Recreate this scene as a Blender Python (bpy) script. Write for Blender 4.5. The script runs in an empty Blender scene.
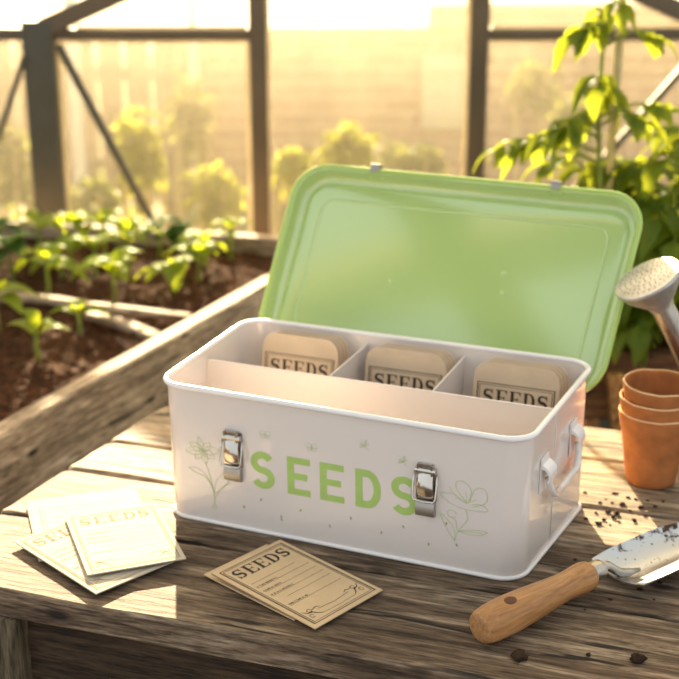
import bpy, bmesh, math, random
from mathutils import Vector, Matrix, noise as mnoise
R = math.radians
scene = bpy.context.scene
COL = scene.collection

# ------------------------------------------------------------------ camera, light, exposure
F_PX = 1300.0
CAM = Vector((0.678, -1.0666, 0.6187))
AZ, TILT = -0.4176, 0.3281
cam_d = bpy.data.cameras.new('camera')
cam = bpy.data.objects.new('camera', cam_d)
COL.objects.link(cam)
cam.location = CAM
cam.rotation_euler = (math.pi / 2 - TILT, 0, -AZ)
cam_d.sensor_width = 36.0
cam_d.lens = 36.0 * F_PX / 679.0
cam_d.clip_start = 0.02
cam_d.dof.use_dof = True
cam_d.dof.focus_distance = 1.15
cam_d.dof.aperture_fstop = 6.0
scene.camera = cam

SUN_AZ = Vector((-0.515, 0.857, 0)).normalized()
SUN_EL = R(17.5)
SUN_DIR = Vector((SUN_AZ.x * math.cos(SUN_EL), SUN_AZ.y * math.cos(SUN_EL), math.sin(SUN_EL)))
sun_d = bpy.data.lights.new('sun', 'SUN')
sun_d.energy = 31.0
sun_d.color = (1.0, 0.80, 0.50)
sun_d.angle = R(0.8)
sun = bpy.data.objects.new('sun', sun_d)
COL.objects.link(sun)
sun.rotation_euler = SUN_DIR.to_track_quat('Z', 'Y').to_euler()
sun.location = SUN_DIR * 12

world = bpy.data.worlds.new('sky')
scene.world = world
world.use_nodes = True
wn, wl = world.node_tree.nodes, world.node_tree.links
wn.clear()
wo = wn.new('ShaderNodeOutputWorld')
wb = wn.new('ShaderNodeBackground')
wt = wn.new('ShaderNodeTexCoord')
wd = wn.new('ShaderNodeVectorMath'); wd.operation = 'DOT_PRODUCT'
wd.inputs[1].default_value = SUN_DIR
wr = wn.new('ShaderNodeValToRGB')
wl.new(wt.outputs['Generated'], wd.inputs[0])
wm = wn.new('ShaderNodeMapRange')
wm.inputs[1].default_value = -1; wm.inputs[2].default_value = 1
wl.new(wd.outputs['Value'], wm.inputs[0])
wl.new(wm.outputs[0], wr.inputs[0])
cr = wr.color_ramp
cr.elements[0].position = 0.0; cr.elements[0].color = (0.98, 0.96, 0.95, 1)
cr.elements[1].position = 1.0; cr.elements[1].color = (6.0, 4.4, 2.5, 1)
e = cr.elements.new(0.5); e.color = (1.02, 1.18, 1.26, 1)
e = cr.elements.new(0.80); e.color = (1.3, 1.15, 0.86, 1)
e = cr.elements.new(0.93); e.color = (3.0, 2.4, 1.45, 1)
wl.new(wr.outputs[0], wb.inputs[0])
wb.inputs[1].default_value = 0.95
wl.new(wb.outputs[0], wo.inputs[0])

scene.view_settings.view_transform = 'Standard'
scene.view_settings.look = 'None'
scene.view_settings.gamma = 1.0
scene.view_settings.exposure = 0.0
scene.view_settings.use_curve_mapping = False

# ------------------------------------------------------------------ view helpers: where a measured point stands
FW = Vector((math.sin(AZ) * math.cos(TILT), math.cos(AZ) * math.cos(TILT), -math.sin(TILT)))
RT = Vector((math.cos(AZ), -math.sin(AZ), 0))
UP = RT.cross(FW)
NH = Vector((math.sin(AZ), math.cos(AZ), 0))            # horizontal viewing direction = normal of the end wall


def ray(u, v):
    return FW + RT * ((u - 339.5) / F_PX) - UP * ((v - 339.5) / F_PX)


def un(u, v, axis, val):
    d = ray(u, v)
    return CAM + d * ((val - CAM[axis]) / d[axis])


def at(u, v, dh):                                      # on the vertical plane dh ahead of the camera
    d = ray(u, v)
    return CAM + d * (dh / d.dot(NH))


def wall_pt(e, dh, z):
    return Vector((CAM.x, CAM.y, 0)) + RT * e + NH * dh + Vector((0, 0, z))


WALL_YAW = -AZ

# ------------------------------------------------------------------ materials


def new_mat(name):
    m = bpy.data.materials.new(name)
    m.use_nodes = True
    nt = m.node_tree
    b = nt.nodes['Principled BSDF']
    return m, nt, b


def ramp(nt, stops):
    r = nt.nodes.new('ShaderNodeValToRGB')
    els = r.color_ramp.elements
    els[0].position, els[0].color = stops[0][0], (*stops[0][1], 1)
    els[1].position, els[1].color = stops[-1][0], (*stops[-1][1], 1)
    for p, c in stops[1:-1]:
        x = els.new(p); x.color = (*c, 1)
    return r


def coords(nt, scale=(1, 1, 1), rnd=0.0):
    t = nt.nodes.new('ShaderNodeTexCoord')
    mp = nt.nodes.new('ShaderNodeMapping')
    mp.inputs['Scale'].default_value = scale
    if rnd:
        oi = nt.nodes.new('ShaderNodeObjectInfo')
        mul = nt.nodes.new('ShaderNodeMath'); mul.operation = 'MULTIPLY'; mul.inputs[1].default_value = rnd
        nt.links.new(oi.outputs['Random'], mul.inputs[0])
        add = nt.nodes.new('ShaderNodeVectorMath'); add.operation = 'ADD'
        nt.links.new(t.outputs['Object'], add.inputs[0])
        nt.links.new(mul.outputs[0], add.inputs[1])
        nt.links.new(add.outputs[0], mp.inputs['Vector'])
    else:
        nt.links.new(t.outputs['Object'], mp.inputs['Vector'])
    return mp


def noise_tex(nt, vec, scale, detail=6, rough=0.6, dist=0.0):
    n = nt.nodes.new('ShaderNodeTexNoise')
    n.inputs['Scale'].default_value = scale
    n.inputs['Detail'].default_value = detail
    n.inputs['Roughness'].default_value = rough
    n.inputs['Distortion'].default_value = dist
    nt.links.new(vec.outputs[0], n.inputs['Vector'])
    return n


def mixc(nt, fac, a, b, mode='MIX'):
    m = nt.nodes.new('ShaderNodeMix'); m.data_type = 'RGBA'; m.blend_type = mode
    for s, v in ((m.inputs[0], fac), (m.inputs[6], a), (m.inputs[7], b)):
        if hasattr(v, 'links'):
            nt.links.new(v, s)
        elif isinstance(v, (int, float)):
            s.default_value = v
        else:
            s.default_value = (*v, 1)
    return m.outputs[2]


def plain(name, col, rough=0.5, metal=0.0, var=0.12, vscale=30, bump=0.0, bscale=200, coat=0.0, spec=0.5):
    m, nt, b = new_mat(name)
    b.inputs['Roughness'].default_value = rough
    b.inputs['Metallic'].default_value = metal
    b.inputs['Specular IOR Level'].default_value = spec
    b.inputs['Coat Weight'].default_value = coat
    b.inputs['Coat Roughness'].default_value = 0.12
    mp = coords(nt, rnd=13.0)
    n = noise_tex(nt, mp, vscale, 4)
    r = ramp(nt, [(0.3, tuple(c * (1 - var) for c in col)), (0.7, tuple(min(1, c * (1 + var)) for c in col))])
    nt.links.new(n.outputs['Fac'], r.inputs[0])
    nt.links.new(r.outputs[0], b.inputs['Base Color'])
    if bump:
        n2 = noise_tex(nt, mp, bscale, 4)
        bp = nt.nodes.new('ShaderNodeBump')
        bp.inputs['Strength'].default_value = bump
        bp.inputs['Distance'].default_value = 0.002
        nt.links.new(n2.outputs['Fac'], bp.inputs['Height'])
        nt.links.new(bp.outputs[0], b.inputs['Normal'])
    return m


def wood(name, dark, mid, light, crack=(0.02, 0.014, 0.01), grain=1.0, rough=0.75, bump=0.6, axis=0, cracks=True, knots=False):
    m, nt, b = new_mat(name)
    b.inputs['Roughness'].default_value = rough
    b.inputs['Specular IOR Level'].default_value = 0.3
    long, short = 4.5 * grain, 44.0 * grain
    sc = [short] * 3; sc[axis] = long
    mp = coords(nt, tuple(sc), rnd=7.0)
    n1 = noise_tex(nt, mp, 1.0, 9, 0.68, 0.9)
    r1 = ramp(nt, [(0.28, dark), (0.5, mid), (0.72, light)])
    nt.links.new(n1.outputs['Fac'], r1.inputs[0])
    sc2 = [150.0 * grain] * 3; sc2[axis] = 13.0 * grain
    mp2 = coords(nt, tuple(sc2), rnd=5.0)
    n2 = noise_tex(nt, mp2, 1.0, 6, 0.65, 0.3)
    r2 = ramp(nt, [(0.34, (0.42, 0.40, 0.37)), (0.60, (1.18, 1.18, 1.16))])
    nt.links.new(n2.outputs['Fac'], r2.inputs[0])
    col = mixc(nt, 1.0 if cracks else 0.4, r1.outputs[0], r2.outputs[0], 'MULTIPLY')
    mp4 = coords(nt, (5, 9, 9), rnd=3.0)
    n4 = noise_tex(nt, mp4, 1.0, 5, 0.6)
    r4 = ramp(nt, [(0.35, (0.72, 0.70, 0.69)), (0.62, (1.1, 1.09, 1.08))])
    nt.links.new(n4.outputs['Fac'], r4.inputs[0])
    col = mixc(nt, 1.0, col, r4.outputs[0], 'MULTIPLY')
    sc6 = [420.0 * grain] * 3; sc6[axis] = 40.0 * grain        # fine weathered fibres
    mp6 = coords(nt, tuple(sc6), rnd=4.0)
    n6 = noise_tex(nt, mp6, 1.0, 3, 0.6)
    r6 = ramp(nt, [(0.36, (0.36, 0.34, 0.32)), (0.54, (1.14, 1.14, 1.13))])
    nt.links.new(n6.outputs['Fac'], r6.inputs[0])
    col = mixc(nt, 0.8 if cracks else 0.2, col, r6.outputs[0], 'MULTIPLY')
    h = n2.outputs['Fac']
    if cracks:
        sc3 = [70.0 * grain] * 3; sc3[axis] = 8.0 * grain
        mp3 = coords(nt, tuple(sc3), rnd=9.0)
        n3 = noise_tex(nt, mp3, 1.0, 4, 0.5, 0.5)
        r3 = ramp(nt, [(0.32, (1, 1, 1)), (0.38, (0, 0, 0))])
        nt.links.new(n3.outputs['Fac'], r3.inputs[0])
        col = mixc(nt, r3.outputs[0], col, crack)
        sub = nt.nodes.new('ShaderNodeMath'); sub.operation = 'SUBTRACT'
        nt.links.new(n2.outputs['Fac'], sub.inputs[0]); nt.links.new(r3.outputs[0], sub.inputs[1])
        h = sub.outputs[0]
    if knots:
        mp5 = coords(nt, (9, 26, 26), rnd=11.0)
        v = nt.nodes.new('ShaderNodeTexVoronoi'); v.inputs['Scale'].default_value = 1.0
        nt.links.new(mp5.outputs[0], v.inputs['Vector'])
        rk = ramp(nt, [(0.07, (1, 1, 1)), (0.16, (0, 0, 0))])
        nt.links.new(v.outputs['Distance'], rk.inputs[0])
        col = mixc(nt, rk.outputs[0], col, crack)
    nt.links.new(col, b.inputs['Base Color'])
    bp = nt.nodes.new('ShaderNodeBump')
    bp.inputs['Strength'].default_value = bump
    bp.inputs['Distance'].default_value = 0.0022
    nt.links.new(h, bp.inputs['Height'])
    nt.links.new(bp.outputs[0], b.inputs['Normal'])
    return m


def leaf_mat(name, c1, c2, trans=0.5, tcol=None):
    m, nt, b = new_mat(name)
    out = nt.nodes['Material Output']
    mp = coords(nt, rnd=17.0)
    n = noise_tex(nt, mp, 22, 3)
    r = ramp(nt, [(0.35, c1), (0.65, c2)])
    nt.links.new(n.outputs['Fac'], r.inputs[0])
    t = nt.nodes.new('ShaderNodeBsdfTranslucent')
    if tcol:
        t.inputs[0].default_value = (*tcol, 1)
    else:
        nt.links.new(r.outputs[0], t.inputs[0])
    mx = nt.nodes.new('ShaderNodeMixShader')
    mx.inputs[0].default_value = trans
    nt.links.new(t.outputs[0], mx.inputs[2])
    df = nt.nodes.new('ShaderNodeBsdfDiffuse')
    nt.links.new(r.outputs[0], df.inputs[0])
    nt.links.new(df.outputs[0], mx.inputs[1])
    gl = nt.nodes.new('ShaderNodeBsdfGlossy'); gl.inputs['Roughness'].default_value = 0.38
    m3 = nt.nodes.new('ShaderNodeMixShader'); m3.inputs[0].default_value = 0.012
    nt.links.new(mx.outputs[0], m3.inputs[1]); nt.links.new(gl.outputs[0], m3.inputs[2])
    nt.links.new(m3.outputs[0], out.inputs[0])
    nt.nodes.remove(b)
    return m


def pane_mat(name, clear, rough, tint, dusty):
    m, nt, b = new_mat(name)
    nt.nodes.remove(b)
    out = nt.nodes['Material Output']
    tr = nt.nodes.new('ShaderNodeBsdfTransparent')
    tr.inputs[0].default_value = (0.97, 0.96, 0.93, 1)
    rf = nt.nodes.new('ShaderNodeBsdfRefraction')
    rf.inputs['IOR'].default_value = 1.42
    rf.inputs['Roughness'].default_value = rough
    rf.inputs['Color'].default_value = (*tint, 1)
    tl = nt.nodes.new('ShaderNodeBsdfTranslucent')
    tl.inputs[0].default_value = (*tint, 1)
    m1 = nt.nodes.new('ShaderNodeMixShader'); m1.inputs[0].default_value = dusty
    nt.links.new(rf.outputs[0], m1.inputs[1]); nt.links.new(tl.outputs[0], m1.inputs[2])
    m2 = nt.nodes.new('ShaderNodeMixShader')
    mp = coords(nt, (3, 3, 1.2), rnd=3.0)
    n = noise_tex(nt, mp, 2.0, 5)
    mr = nt.nodes.new('ShaderNodeMapRange')
    mr.inputs[1].default_value = 0.3; mr.inputs[2].default_value = 0.7
    mr.inputs[3].default_value = (1 - clear) * 0.7; mr.inputs[4].default_value = (1 - clear) * 1.3
    nt.links.new(n.outputs['Fac'], mr.inputs[0])
    nt.links.new(mr.outputs[0], m2.inputs[0])
    nt.links.new(tr.outputs[0], m2.inputs[1]); nt.links.new(m1.outputs[0], m2.inputs[2])
    nt.links.new(m2.outputs[0], out.inputs[0])
    return m


def brick_mat(name):
    m, nt, b = new_mat(name)
    mp = coords(nt, (1, 1, 1))
    # wall local: x along, z up -> swap into xy
    sep = nt.nodes.new('ShaderNodeSeparateXYZ'); nt.links.new(mp.outputs[0], sep.inputs[0])
    cmb = nt.nodes.new('ShaderNodeCombineXYZ')
    nt.links.new(sep.outputs[0], cmb.inputs[0]); nt.links.new(sep.outputs[2], cmb.inputs[1])
    bk = nt.nodes.new('ShaderNodeTexBrick')
    bk.inputs['Scale'].default_value = 1.0
    bk.inputs['Brick Width'].default_value = 0.215; bk.inputs['Row Height'].default_value = 0.07
    bk.inputs['Mortar Size'].default_value = 0.006
    bk.inputs['Color1'].default_value = (0.27, 0.155, 0.09, 1)
    bk.inputs['Color2'].default_value = (0.42, 0.25, 0.16, 1)
    bk.inputs['Mortar'].default_value = (0.55, 0.42, 0.30, 1)
    nt.links.new(cmb.outputs[0], bk.inputs['Vector'])
    n = noise_tex(nt, cmb, 4.0, 4)
    r = ramp(nt, [(0.3, (0.75, 0.72, 0.7)), (0.7, (1.25, 1.2, 1.15))])
    nt.links.new(n.outputs['Fac'], r.inputs[0])
    nt.links.new(mixc(nt, 1.0, bk.outputs[0], r.outputs[0], 'MULTIPLY'), b.inputs['Base Color'])
    b.inputs['Roughness'].default_value = 0.85
    return m


M = {}
M['table'] = wood('weathered_table_wood', (0.042, 0.025, 0.015), (0.165, 0.110, 0.070), (0.44, 0.335, 0.235), bump=0.7, knots=True)
M['table_light'] = wood('pale_table_wood', (0.10, 0.066, 0.042), (0.30, 0.22, 0.15), (0.54, 0.43, 0.31), bump=0.5, knots=True)  # paler wood for the planks towards the back
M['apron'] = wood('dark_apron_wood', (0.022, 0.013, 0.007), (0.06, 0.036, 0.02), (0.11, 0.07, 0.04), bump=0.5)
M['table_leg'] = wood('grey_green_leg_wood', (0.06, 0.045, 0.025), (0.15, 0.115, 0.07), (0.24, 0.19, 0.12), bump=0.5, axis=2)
M['bed'] = wood('grey_bed_board_wood', (0.17, 0.115, 0.075), (0.44, 0.325, 0.225), (0.70, 0.57, 0.43), bump=0.25, knots=True)
M['handle'] = wood('varnished_ash_wood', (0.30, 0.13, 0.042), (0.46, 0.225, 0.085), (0.60, 0.335, 0.15), grain=1.3, rough=0.38, bump=0.08, cracks=False)
M['handle_end'] = wood('end_grain_wood', (0.30, 0.14, 0.05), (0.42, 0.21, 0.085), (0.5, 0.28, 0.12), grain=2.0, rough=0.5, bump=0.1, cracks=False)
M['post'] = plain('dark_green_grey_frame_paint', (0.070, 0.066, 0.042), 0.45, var=0.2, vscale=6)
M['rail'] = plain('dark_brown_frame_paint', (0.115, 0.080, 0.042), 0.45, var=0.2, vscale=6)
M['pane'] = pane_mat('dusty_sunlit_glass', 0.80, 0.56, (1.0, 0.88, 0.66), 0.08)
M['seal'] = leaf_mat('pale_glazing_strip', (0.60, 0.54, 0.40), (0.70, 0.64, 0.5), 0.45)
M['box'] = plain('cream_enamel', (0.78, 0.695, 0.64), 0.20, var=0.015, vscale=8, coat=0.8)
M['box'].node_tree.nodes['Principled BSDF'].inputs['Coat Roughness'].default_value = 0.04
M['box'].node_tree.nodes['Principled BSDF'].inputs['Coat IOR'].default_value = 1.6
M['box_rim'] = plain('cream_enamel_rim', (0.86, 0.81, 0.79), 0.22, var=0.015, vscale=8, coat=0.3)
M['lid'] = plain('pale_green_enamel', (0.44, 0.59, 0.185), 0.20, var=0.02, vscale=6, coat=1.0, spec=0.8)
M['lid'].node_tree.nodes['Principled BSDF'].inputs['Coat IOR'].default_value = 1.9
M['lid_rim'] = plain('yellow_green_enamel_rim', (0.42, 0.58, 0.13), 0.3, var=0.03, vscale=8, coat=0.2)
M['green_print'] = plain('leaf_green_print', (0.40, 0.56, 0.15), 0.4, var=0.05, vscale=60)
M['line_print'] = plain('soft_green_line_print', (0.55, 0.60, 0.34), 0.45, var=0.08, vscale=60)
M['seed_print'] = plain('grey_green_seed_print', (0.33, 0.36, 0.19), 0.5, var=0.1, vscale=60)
M['chrome'] = plain('nickel_plate', (0.62, 0.58, 0.53), 0.16, 1.0, var=0.06, vscale=40)
M['chrome_dark'] = plain('dark_nickel', (0.30, 0.26, 0.23), 0.28, 1.0, var=0.1, vscale=40)
M['keeper'] = plain('dull_nickel', (0.42, 0.39, 0.36), 0.42, 1.0, var=0.1, vscale=40)
M['paper'] = plain('kraft_paper', (0.64, 0.45, 0.26), 0.8, var=0.05, vscale=40, bump=0.15, bscale=500, spec=0.2)
M['paper_pale'] = plain('pale_kraft_paper', (0.54, 0.46, 0.35), 0.9, var=0.05, vscale=40, bump=0.15, bscale=500, spec=0.05)
M['paper_tan'] = plain('light_tan_paper', (0.66, 0.51, 0.355), 0.8, var=0.05, vscale=40, bump=0.15, bscale=500, spec=0.2)
M['ink'] = plain('dark_brown_ink', (0.035, 0.022, 0.015), 0.7, var=0.15, vscale=80)
M['ink_glare'] = plain('glare_paled_brown_ink', (0.25, 0.20, 0.14), 0.9, var=0.1, vscale=80, spec=0.05)  # lighter copy of the ink, with the sun glare on the left packets painted in
M['terracotta'] = plain('terracotta_clay', (0.42, 0.155, 0.050), 0.85, var=0.22, vscale=38, bump=0.4, bscale=160, spec=0.2)
M['terracotta_rim'] = plain('painted_sunlit_clay_rim', (0.86, 0.56, 0.30), 0.85, var=0.15, vscale=60, bump=0.3, bscale=160, spec=0.2)  # bright sunlit edge of the pots, painted in as a paler clay
M['steel'] = plain('galvanised_steel', (0.44, 0.41, 0.37), 0.33, 1.0, var=0.16, vscale=45, bump=0.08, bscale=150)
M['rose'] = plain('dull_galvanised_rose', (0.50, 0.49, 0.47), 0.45, 0.8, var=0.2, vscale=45, bump=0.08, bscale=150)
M['hole_wood'] = plain('dark_hole_wood', (0.13, 0.055, 0.022), 0.8, var=0.2)
M['hole'] = plain('dark_hole', (0.02, 0.017, 0.014), 0.9, var=0.1)
M['soil'] = plain('brown_potting_soil', (0.062, 0.0235, 0.0085), 0.95, var=0.85, vscale=80, bump=0.9, bscale=300, spec=0.15)
M['clod'] = plain('dark_dry_soil', (0.045, 0.026, 0.016), 0.95, var=0.4, vscale=90, bump=0.6, bscale=300, spec=0.1)
M['seedling_leaf'] = leaf_mat('bright_seedling_leaf', (0.17, 0.26, 0.024), (0.26, 0.34, 0.035), 0.60, (0.44, 0.50, 0.022))
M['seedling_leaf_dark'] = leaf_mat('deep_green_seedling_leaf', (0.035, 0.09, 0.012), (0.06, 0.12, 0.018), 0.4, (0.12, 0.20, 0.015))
M['seedling_stem'] = leaf_mat('pale_stem', (0.24, 0.30, 0.06), (0.32, 0.36, 0.09), 0.35)
M['tomato_leaf'] = leaf_mat('sunlit_tomato_leaf', (0.07, 0.13, 0.012), (0.13, 0.19, 0.020), 0.58, (0.42, 0.46, 0.028))
M['bush_leaf'] = leaf_mat('yellow_green_bush_leaf', (0.16, 0.20, 0.03), (0.28, 0.30, 0.05), 0.55, (0.50, 0.50, 0.06))
M['bush_leaf_dark'] = leaf_mat('olive_bush_leaf', (0.09, 0.12, 0.03), (0.15, 0.18, 0.05), 0.5, (0.26, 0.28, 0.06))
M['cane'] = plain('bamboo_cane', (0.55, 0.43, 0.20), 0.5, var=0.2, vscale=40)
M['trough'] = wood('red_brown_trough_wood', (0.07, 0.03, 0.015), (0.15, 0.07, 0.035), (0.22, 0.11, 0.06), bump=0.3)
M['stake'] = wood('orange_brown_leg_wood', (0.26, 0.12, 0.045), (0.42, 0.21, 0.08), (0.52, 0.28, 0.12), axis=2, bump=0.3)
M['brick'] = brick_mat('weathered_brick')
M['fence'] = wood('pinkish_fence_wood', (0.18, 0.11, 0.07), (0.32, 0.21, 0.14), (0.44, 0.32, 0.23), axis=2, grain=0.5, bump=0.2)
M['pale'] = plain('limewashed_post', (0.80, 0.72, 0.60), 0.8, var=0.08, vscale=10)
M['panel'] = plain('pale_olive_shutter', (0.62, 0.58, 0.40), 0.7, var=0.06, vscale=10)
M['grass'] = plain('rough_garden_ground', (0.22, 0.21, 0.08), 0.95, var=0.5, vscale=9)
M['floor'] = plain('dark_gravel_floor', (0.10, 0.075, 0.05), 0.95, var=0.4, vscale=30, bump=0.6, bscale=60)

# ------------------------------------------------------------------ object helpers


def link(name, bm, mats, parent=None, smooth=False, loc=None, rot=None, bevel=0.0):
    me = bpy.data.meshes.new(name)
    bmesh.ops.recalc_face_normals(bm, faces=bm.faces[:]) if not getattr(bm, 'keep', False) and False else None
    bm.to_mesh(me)
    bm.free()
    for m in (mats if isinstance(mats, (list, tuple)) else [mats]):
        me.materials.append(m)
    if smooth:
        for p in me.polygons:
            p.use_smooth = True
    o = bpy.data.objects.new(name, me)
    COL.objects.link(o)
    if parent:
        o.parent = parent
    if loc is not None:
        o.location = loc
    if rot is not None:
        o.rotation_euler = rot
    if smooth == 'auto':
        mod = o.modifiers.new('edges', 'EDGE_SPLIT'); mod.split_angle = R(38)
    if bevel:
        mod = o.modifiers.new('soft_edges', 'BEVEL'); mod.width = bevel; mod.segments = 2; mod.limit_method = 'ANGLE'
    return o


def tag(o, label=None, cat=None, group=None, kind=None):
    if label: o['label'] = label
    if cat: o['category'] = cat
    if group: o['group'] = group
    if kind: o['kind'] = kind
    return o


def thing(name, label, cat, loc=(0, 0, 0), rot=(0, 0, 0), group=None):
    o = bpy.data.objects.new(name, None)
    COL.objects.link(o)
    o.empty_display_size = 0.03
    o.location = loc; o.rotation_euler = rot
    return tag(o, label, cat, group)


def copy_tree(o, parent=None):
    c = o.copy(); COL.objects.link(c)
    if parent: c.parent = parent
    for ch in [x for x in scene.objects if x.parent == o and x != c]:
        copy_tree(ch, c)
    return c


def box_bm(lo, hi, bm=None):
    bm = bm or bmesh.new()
    x0, y0, z0 = lo; x1, y1, z1 = hi
    v = [bm.verts.new(p) for p in ((x0, y0, z0), (x1, y0, z0), (x1, y1, z0), (x0, y1, z0), (x0, y0, z1), (x1, y0, z1), (x1, y1, z1), (x0, y1, z1))]
    for f in ((0, 3, 2, 1), (4, 5, 6, 7), (0, 1, 5, 4), (1, 2, 6, 5), (2, 3, 7, 6), (3, 0, 4, 7)):
        bm.faces.new([v[i] for i in f])
    return bm


def frame_from(d):
    d = d.normalized()
    a = Vector((0, 0, 1)) if abs(d.z) < 0.9 else Vector((1, 0, 0))
    s = d.cross(a).normalized()
    return s, s.cross(d).normalized()


def tube(path, rad, bm=None, n=10, closed=False, cap=True):
    """round bar along a list of points; rad is a number or a list"""
    bm = bm or bmesh.new()
    P = [Vector(p) for p in path]
    L = len(P)
    rings = []
    s_prev = None
    for i, p in enumerate(P):
        if closed:
            d = P[(i + 1) % L] - P[i - 1]
        else:
            d = P[min(i + 1, L - 1)] - P[max(i - 1, 0)]
        d.normalize()
        if s_prev is None:
            s, t = frame_from(d)
        else:
            s = (s_prev - d * s_prev.dot(d)).normalized(); t = s.cross(d)
        s_prev = s
        t = d.cross(s)
        r = rad[i] if isinstance(rad, (list, tuple)) else rad
        rings.append([bm.verts.new(p + (s * math.cos(a) + t * math.sin(a)) * r) for a in [2 * math.pi * k / n for k in range(n)]])
    for i in range(L if closed else L - 1):
        a, b = rings[i], rings[(i + 1) % L]
        if closed and i == L - 1:
            # align the last ring with the first
            k0 = min(range(n), key=lambda k: (a[0].co - b[k].co).length)
            b = b[k0:] + b[:k0]
        for k in range(n):
            bm.faces.new((a[k], a[(k + 1) % n], b[(k + 1) % n], b[k]))
    if cap and not closed:
        bm.faces.new(rings[0][::-1]); bm.faces.new(rings[-1])
    return bm


def lathe(profile, n=40, bm=None, wob=0.0, seed=0, mat_fn=None):
    """profile: list of (r, z); closed skin of revolution round z"""
    bm = bm or bmesh.new()
    rings = []
    for (r, z) in profile:
        if r < 1e-6:
            rings.append([bm.verts.new((0, 0, z))])
            continue
        ring = []
        for k in range(n):
            a = 2 * math.pi * k / n
            w = 1.0; dz = 0
            if wob:
                w = 1 + wob * mnoise.noise(Vector((math.cos(a) * 1.7 + seed, math.sin(a) * 1.7, z * 18)))
                dz = wob * 0.07 * max(0.0, z / 0.08) * mnoise.noise(Vector((math.cos(a) * 2.4, math.sin(a) * 2.4 + seed, 3.1)))
            ring.append(bm.verts.new((r * w * math.cos(a), r * w * math.sin(a), z + dz)))
        rings.append(ring)
    for i in range(len(rings) - 1):
        a, b = rings[i], rings[i + 1]
        for k in range(n):
            k2 = (k + 1) % n
            if len(a) == 1 and len(b) == 1: continue
            if len(a) == 1: f = bm.faces.new((a[0], b[k2], b[k]))
            elif len(b) == 1: f = bm.faces.new((a[k], a[k2], b[0]))
            else: f = bm.faces.new((a[k], a[k2], b[k2], b[k]))
            if mat_fn: f.material_index = mat_fn(i)
    bmesh.ops.recalc_face_normals(bm, faces=bm.faces[:])
    return bm


def plank_bm(length, width, thick, seed=0, shear=0.0, stations=40, rough=0.0012, edge=0.004):
    """board lying along x from 0..length, y 0..width, top at z=0, with worn edges"""
    bm = bmesh.new()
    rnd = random.Random(seed)
    prof = [(0, -edge), (edge * 0.35, -edge * 0.35), (edge, 0)]
    for k in range(1, 8):
        prof.append((edge + (width - 2 * edge) * k / 8, 0))
    prof += [(width - edge, 0), (width - edge * 0.35, -edge * 0.35), (width, -edge), (width, -thick + edge * 0.6), (width - edge * 0.6, -thick), (edge * 0.6, -thick), (0, -thick + edge * 0.6)]
    rings = []
    for i in range(stations + 1):
        t = i / stations
        x = length * t
        endr = edge * 0.7 if i in (0, stations) else 0
        ring = []
        for (y, z) in prof:
            q = Vector((x * 9 + seed * 3.7, y * 24, z * 30))
            dy = rough * mnoise.noise(q) * (2.2 if (y < edge * 1.5 or y > width - edge * 1.5) else 0)
            dz = rough * 0.8 * mnoise.noise(q + Vector((5, 9, 2)))
            yy, zz = y, z
            if endr:
                yy = endr + (width - 2 * endr) * y / width
                zz = z - endr if z > -edge * 0.5 else z
                xx = x
            else:
                xx = x
            if i in (0, stations): xx += rough * 2 * mnoise.noise(q * 2)
            ring.append(bm.verts.new((xx + yy * shear, yy + dy, zz + (dz if z > -thick * 0.5 else 0))))
        rings.append(ring)
    n = len(prof)
    for i in range(stations):
        for k in range(n):
            bm.faces.new((rings[i][k], rings[i + 1][k], rings[i + 1][(k + 1) % n], rings[i][(k + 1) % n]))
    bm.faces.new(rings[0]); bm.faces.new(rings[-1][::-1])
    bmesh.ops.recalc_face_normals(bm, faces=bm.faces[:])
    return bm


def board(name, p0, p1, w, t, mat, parent=None, up=Vector((0, 0, 1)), bevel=0.003):
    """straight timber from p0 to p1; w across (horizontal), t along 'up'"""
    p0, p1 = Vector(p0), Vector(p1)
    d = (p1 - p0); L = d.length; d.normalize()
    s = up.cross(d).normalized(); u = d.cross(s)
    bm = box_bm((0, -w / 2, -t / 2), (L, w / 2, t / 2))
    o = link(name, bm, mat, parent, bevel=bevel)
    mtx = Matrix((d, s, u)).transposed().to_4x4(); mtx.translation = p0
    o.matrix_local = mtx
    return o


# ---- flat printed marks: polygons in a 2D layout, mapped onto a surface
class Print:
    def __init__(self, fn):
        self.bm = bmesh.new(); self.fn = fn

    def poly(self, pts):
        vs = [self.bm.verts.new(self.fn(x, y)) for x, y in pts]
        try: self.bm.faces.new(vs)
        except ValueError: pass

    def stroke(self, pts, w, closed=False):
        """ribbon of width w (number or list) along 2D points"""
        n = len(pts)
        L, Rr = [], []
        for i, (x, y) in enumerate(pts):
            a = pts[i - 1] if (i > 0 or closed) else pts[i]
            b = pts[(i + 1) % n] if (i < n - 1 or closed) else pts[i]
            dx, dy = b[0] - a[0], b[1] - a[1]
            l = math.hypot(dx, dy) or 1e-9
            ww = (w[i] if isinstance(w, (list, tuple)) else w) / 2
            nx, ny = -dy / l * ww, dx / l * ww
            if closed or 0 < i < n - 1:                    # mitre at corners
                e1 = Vector((pts[i][0] - a[0], pts[i][1] - a[1])); e2 = Vector((b[0] - pts[i][0], b[1] - pts[i][1]))
                if e1.length > 1e-9 and e2.length > 1e-9:
                    c = max(0.35, math.cos(e1.angle(e2) / 2)); nx /= c; ny /= c
            L.append((x + nx, y + ny)); Rr.append((x - nx, y - ny))
        for i in range(n if closed else n - 1):
            j = (i + 1) % n
            self.poly([L[i], Rr[i], Rr[j], L[j]])

    def rect(self, x0, y0, x1, y1, w):
        self.stroke([(x0, y0), (x1, y0), (x1, y1), (x0, y1)], w, closed=True)

    def build(self, name, mat, parent):
        bmesh.ops.recalc_face_normals(self.bm, faces=self.bm.faces[:])
        return link(name, self.bm, mat, parent)


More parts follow.
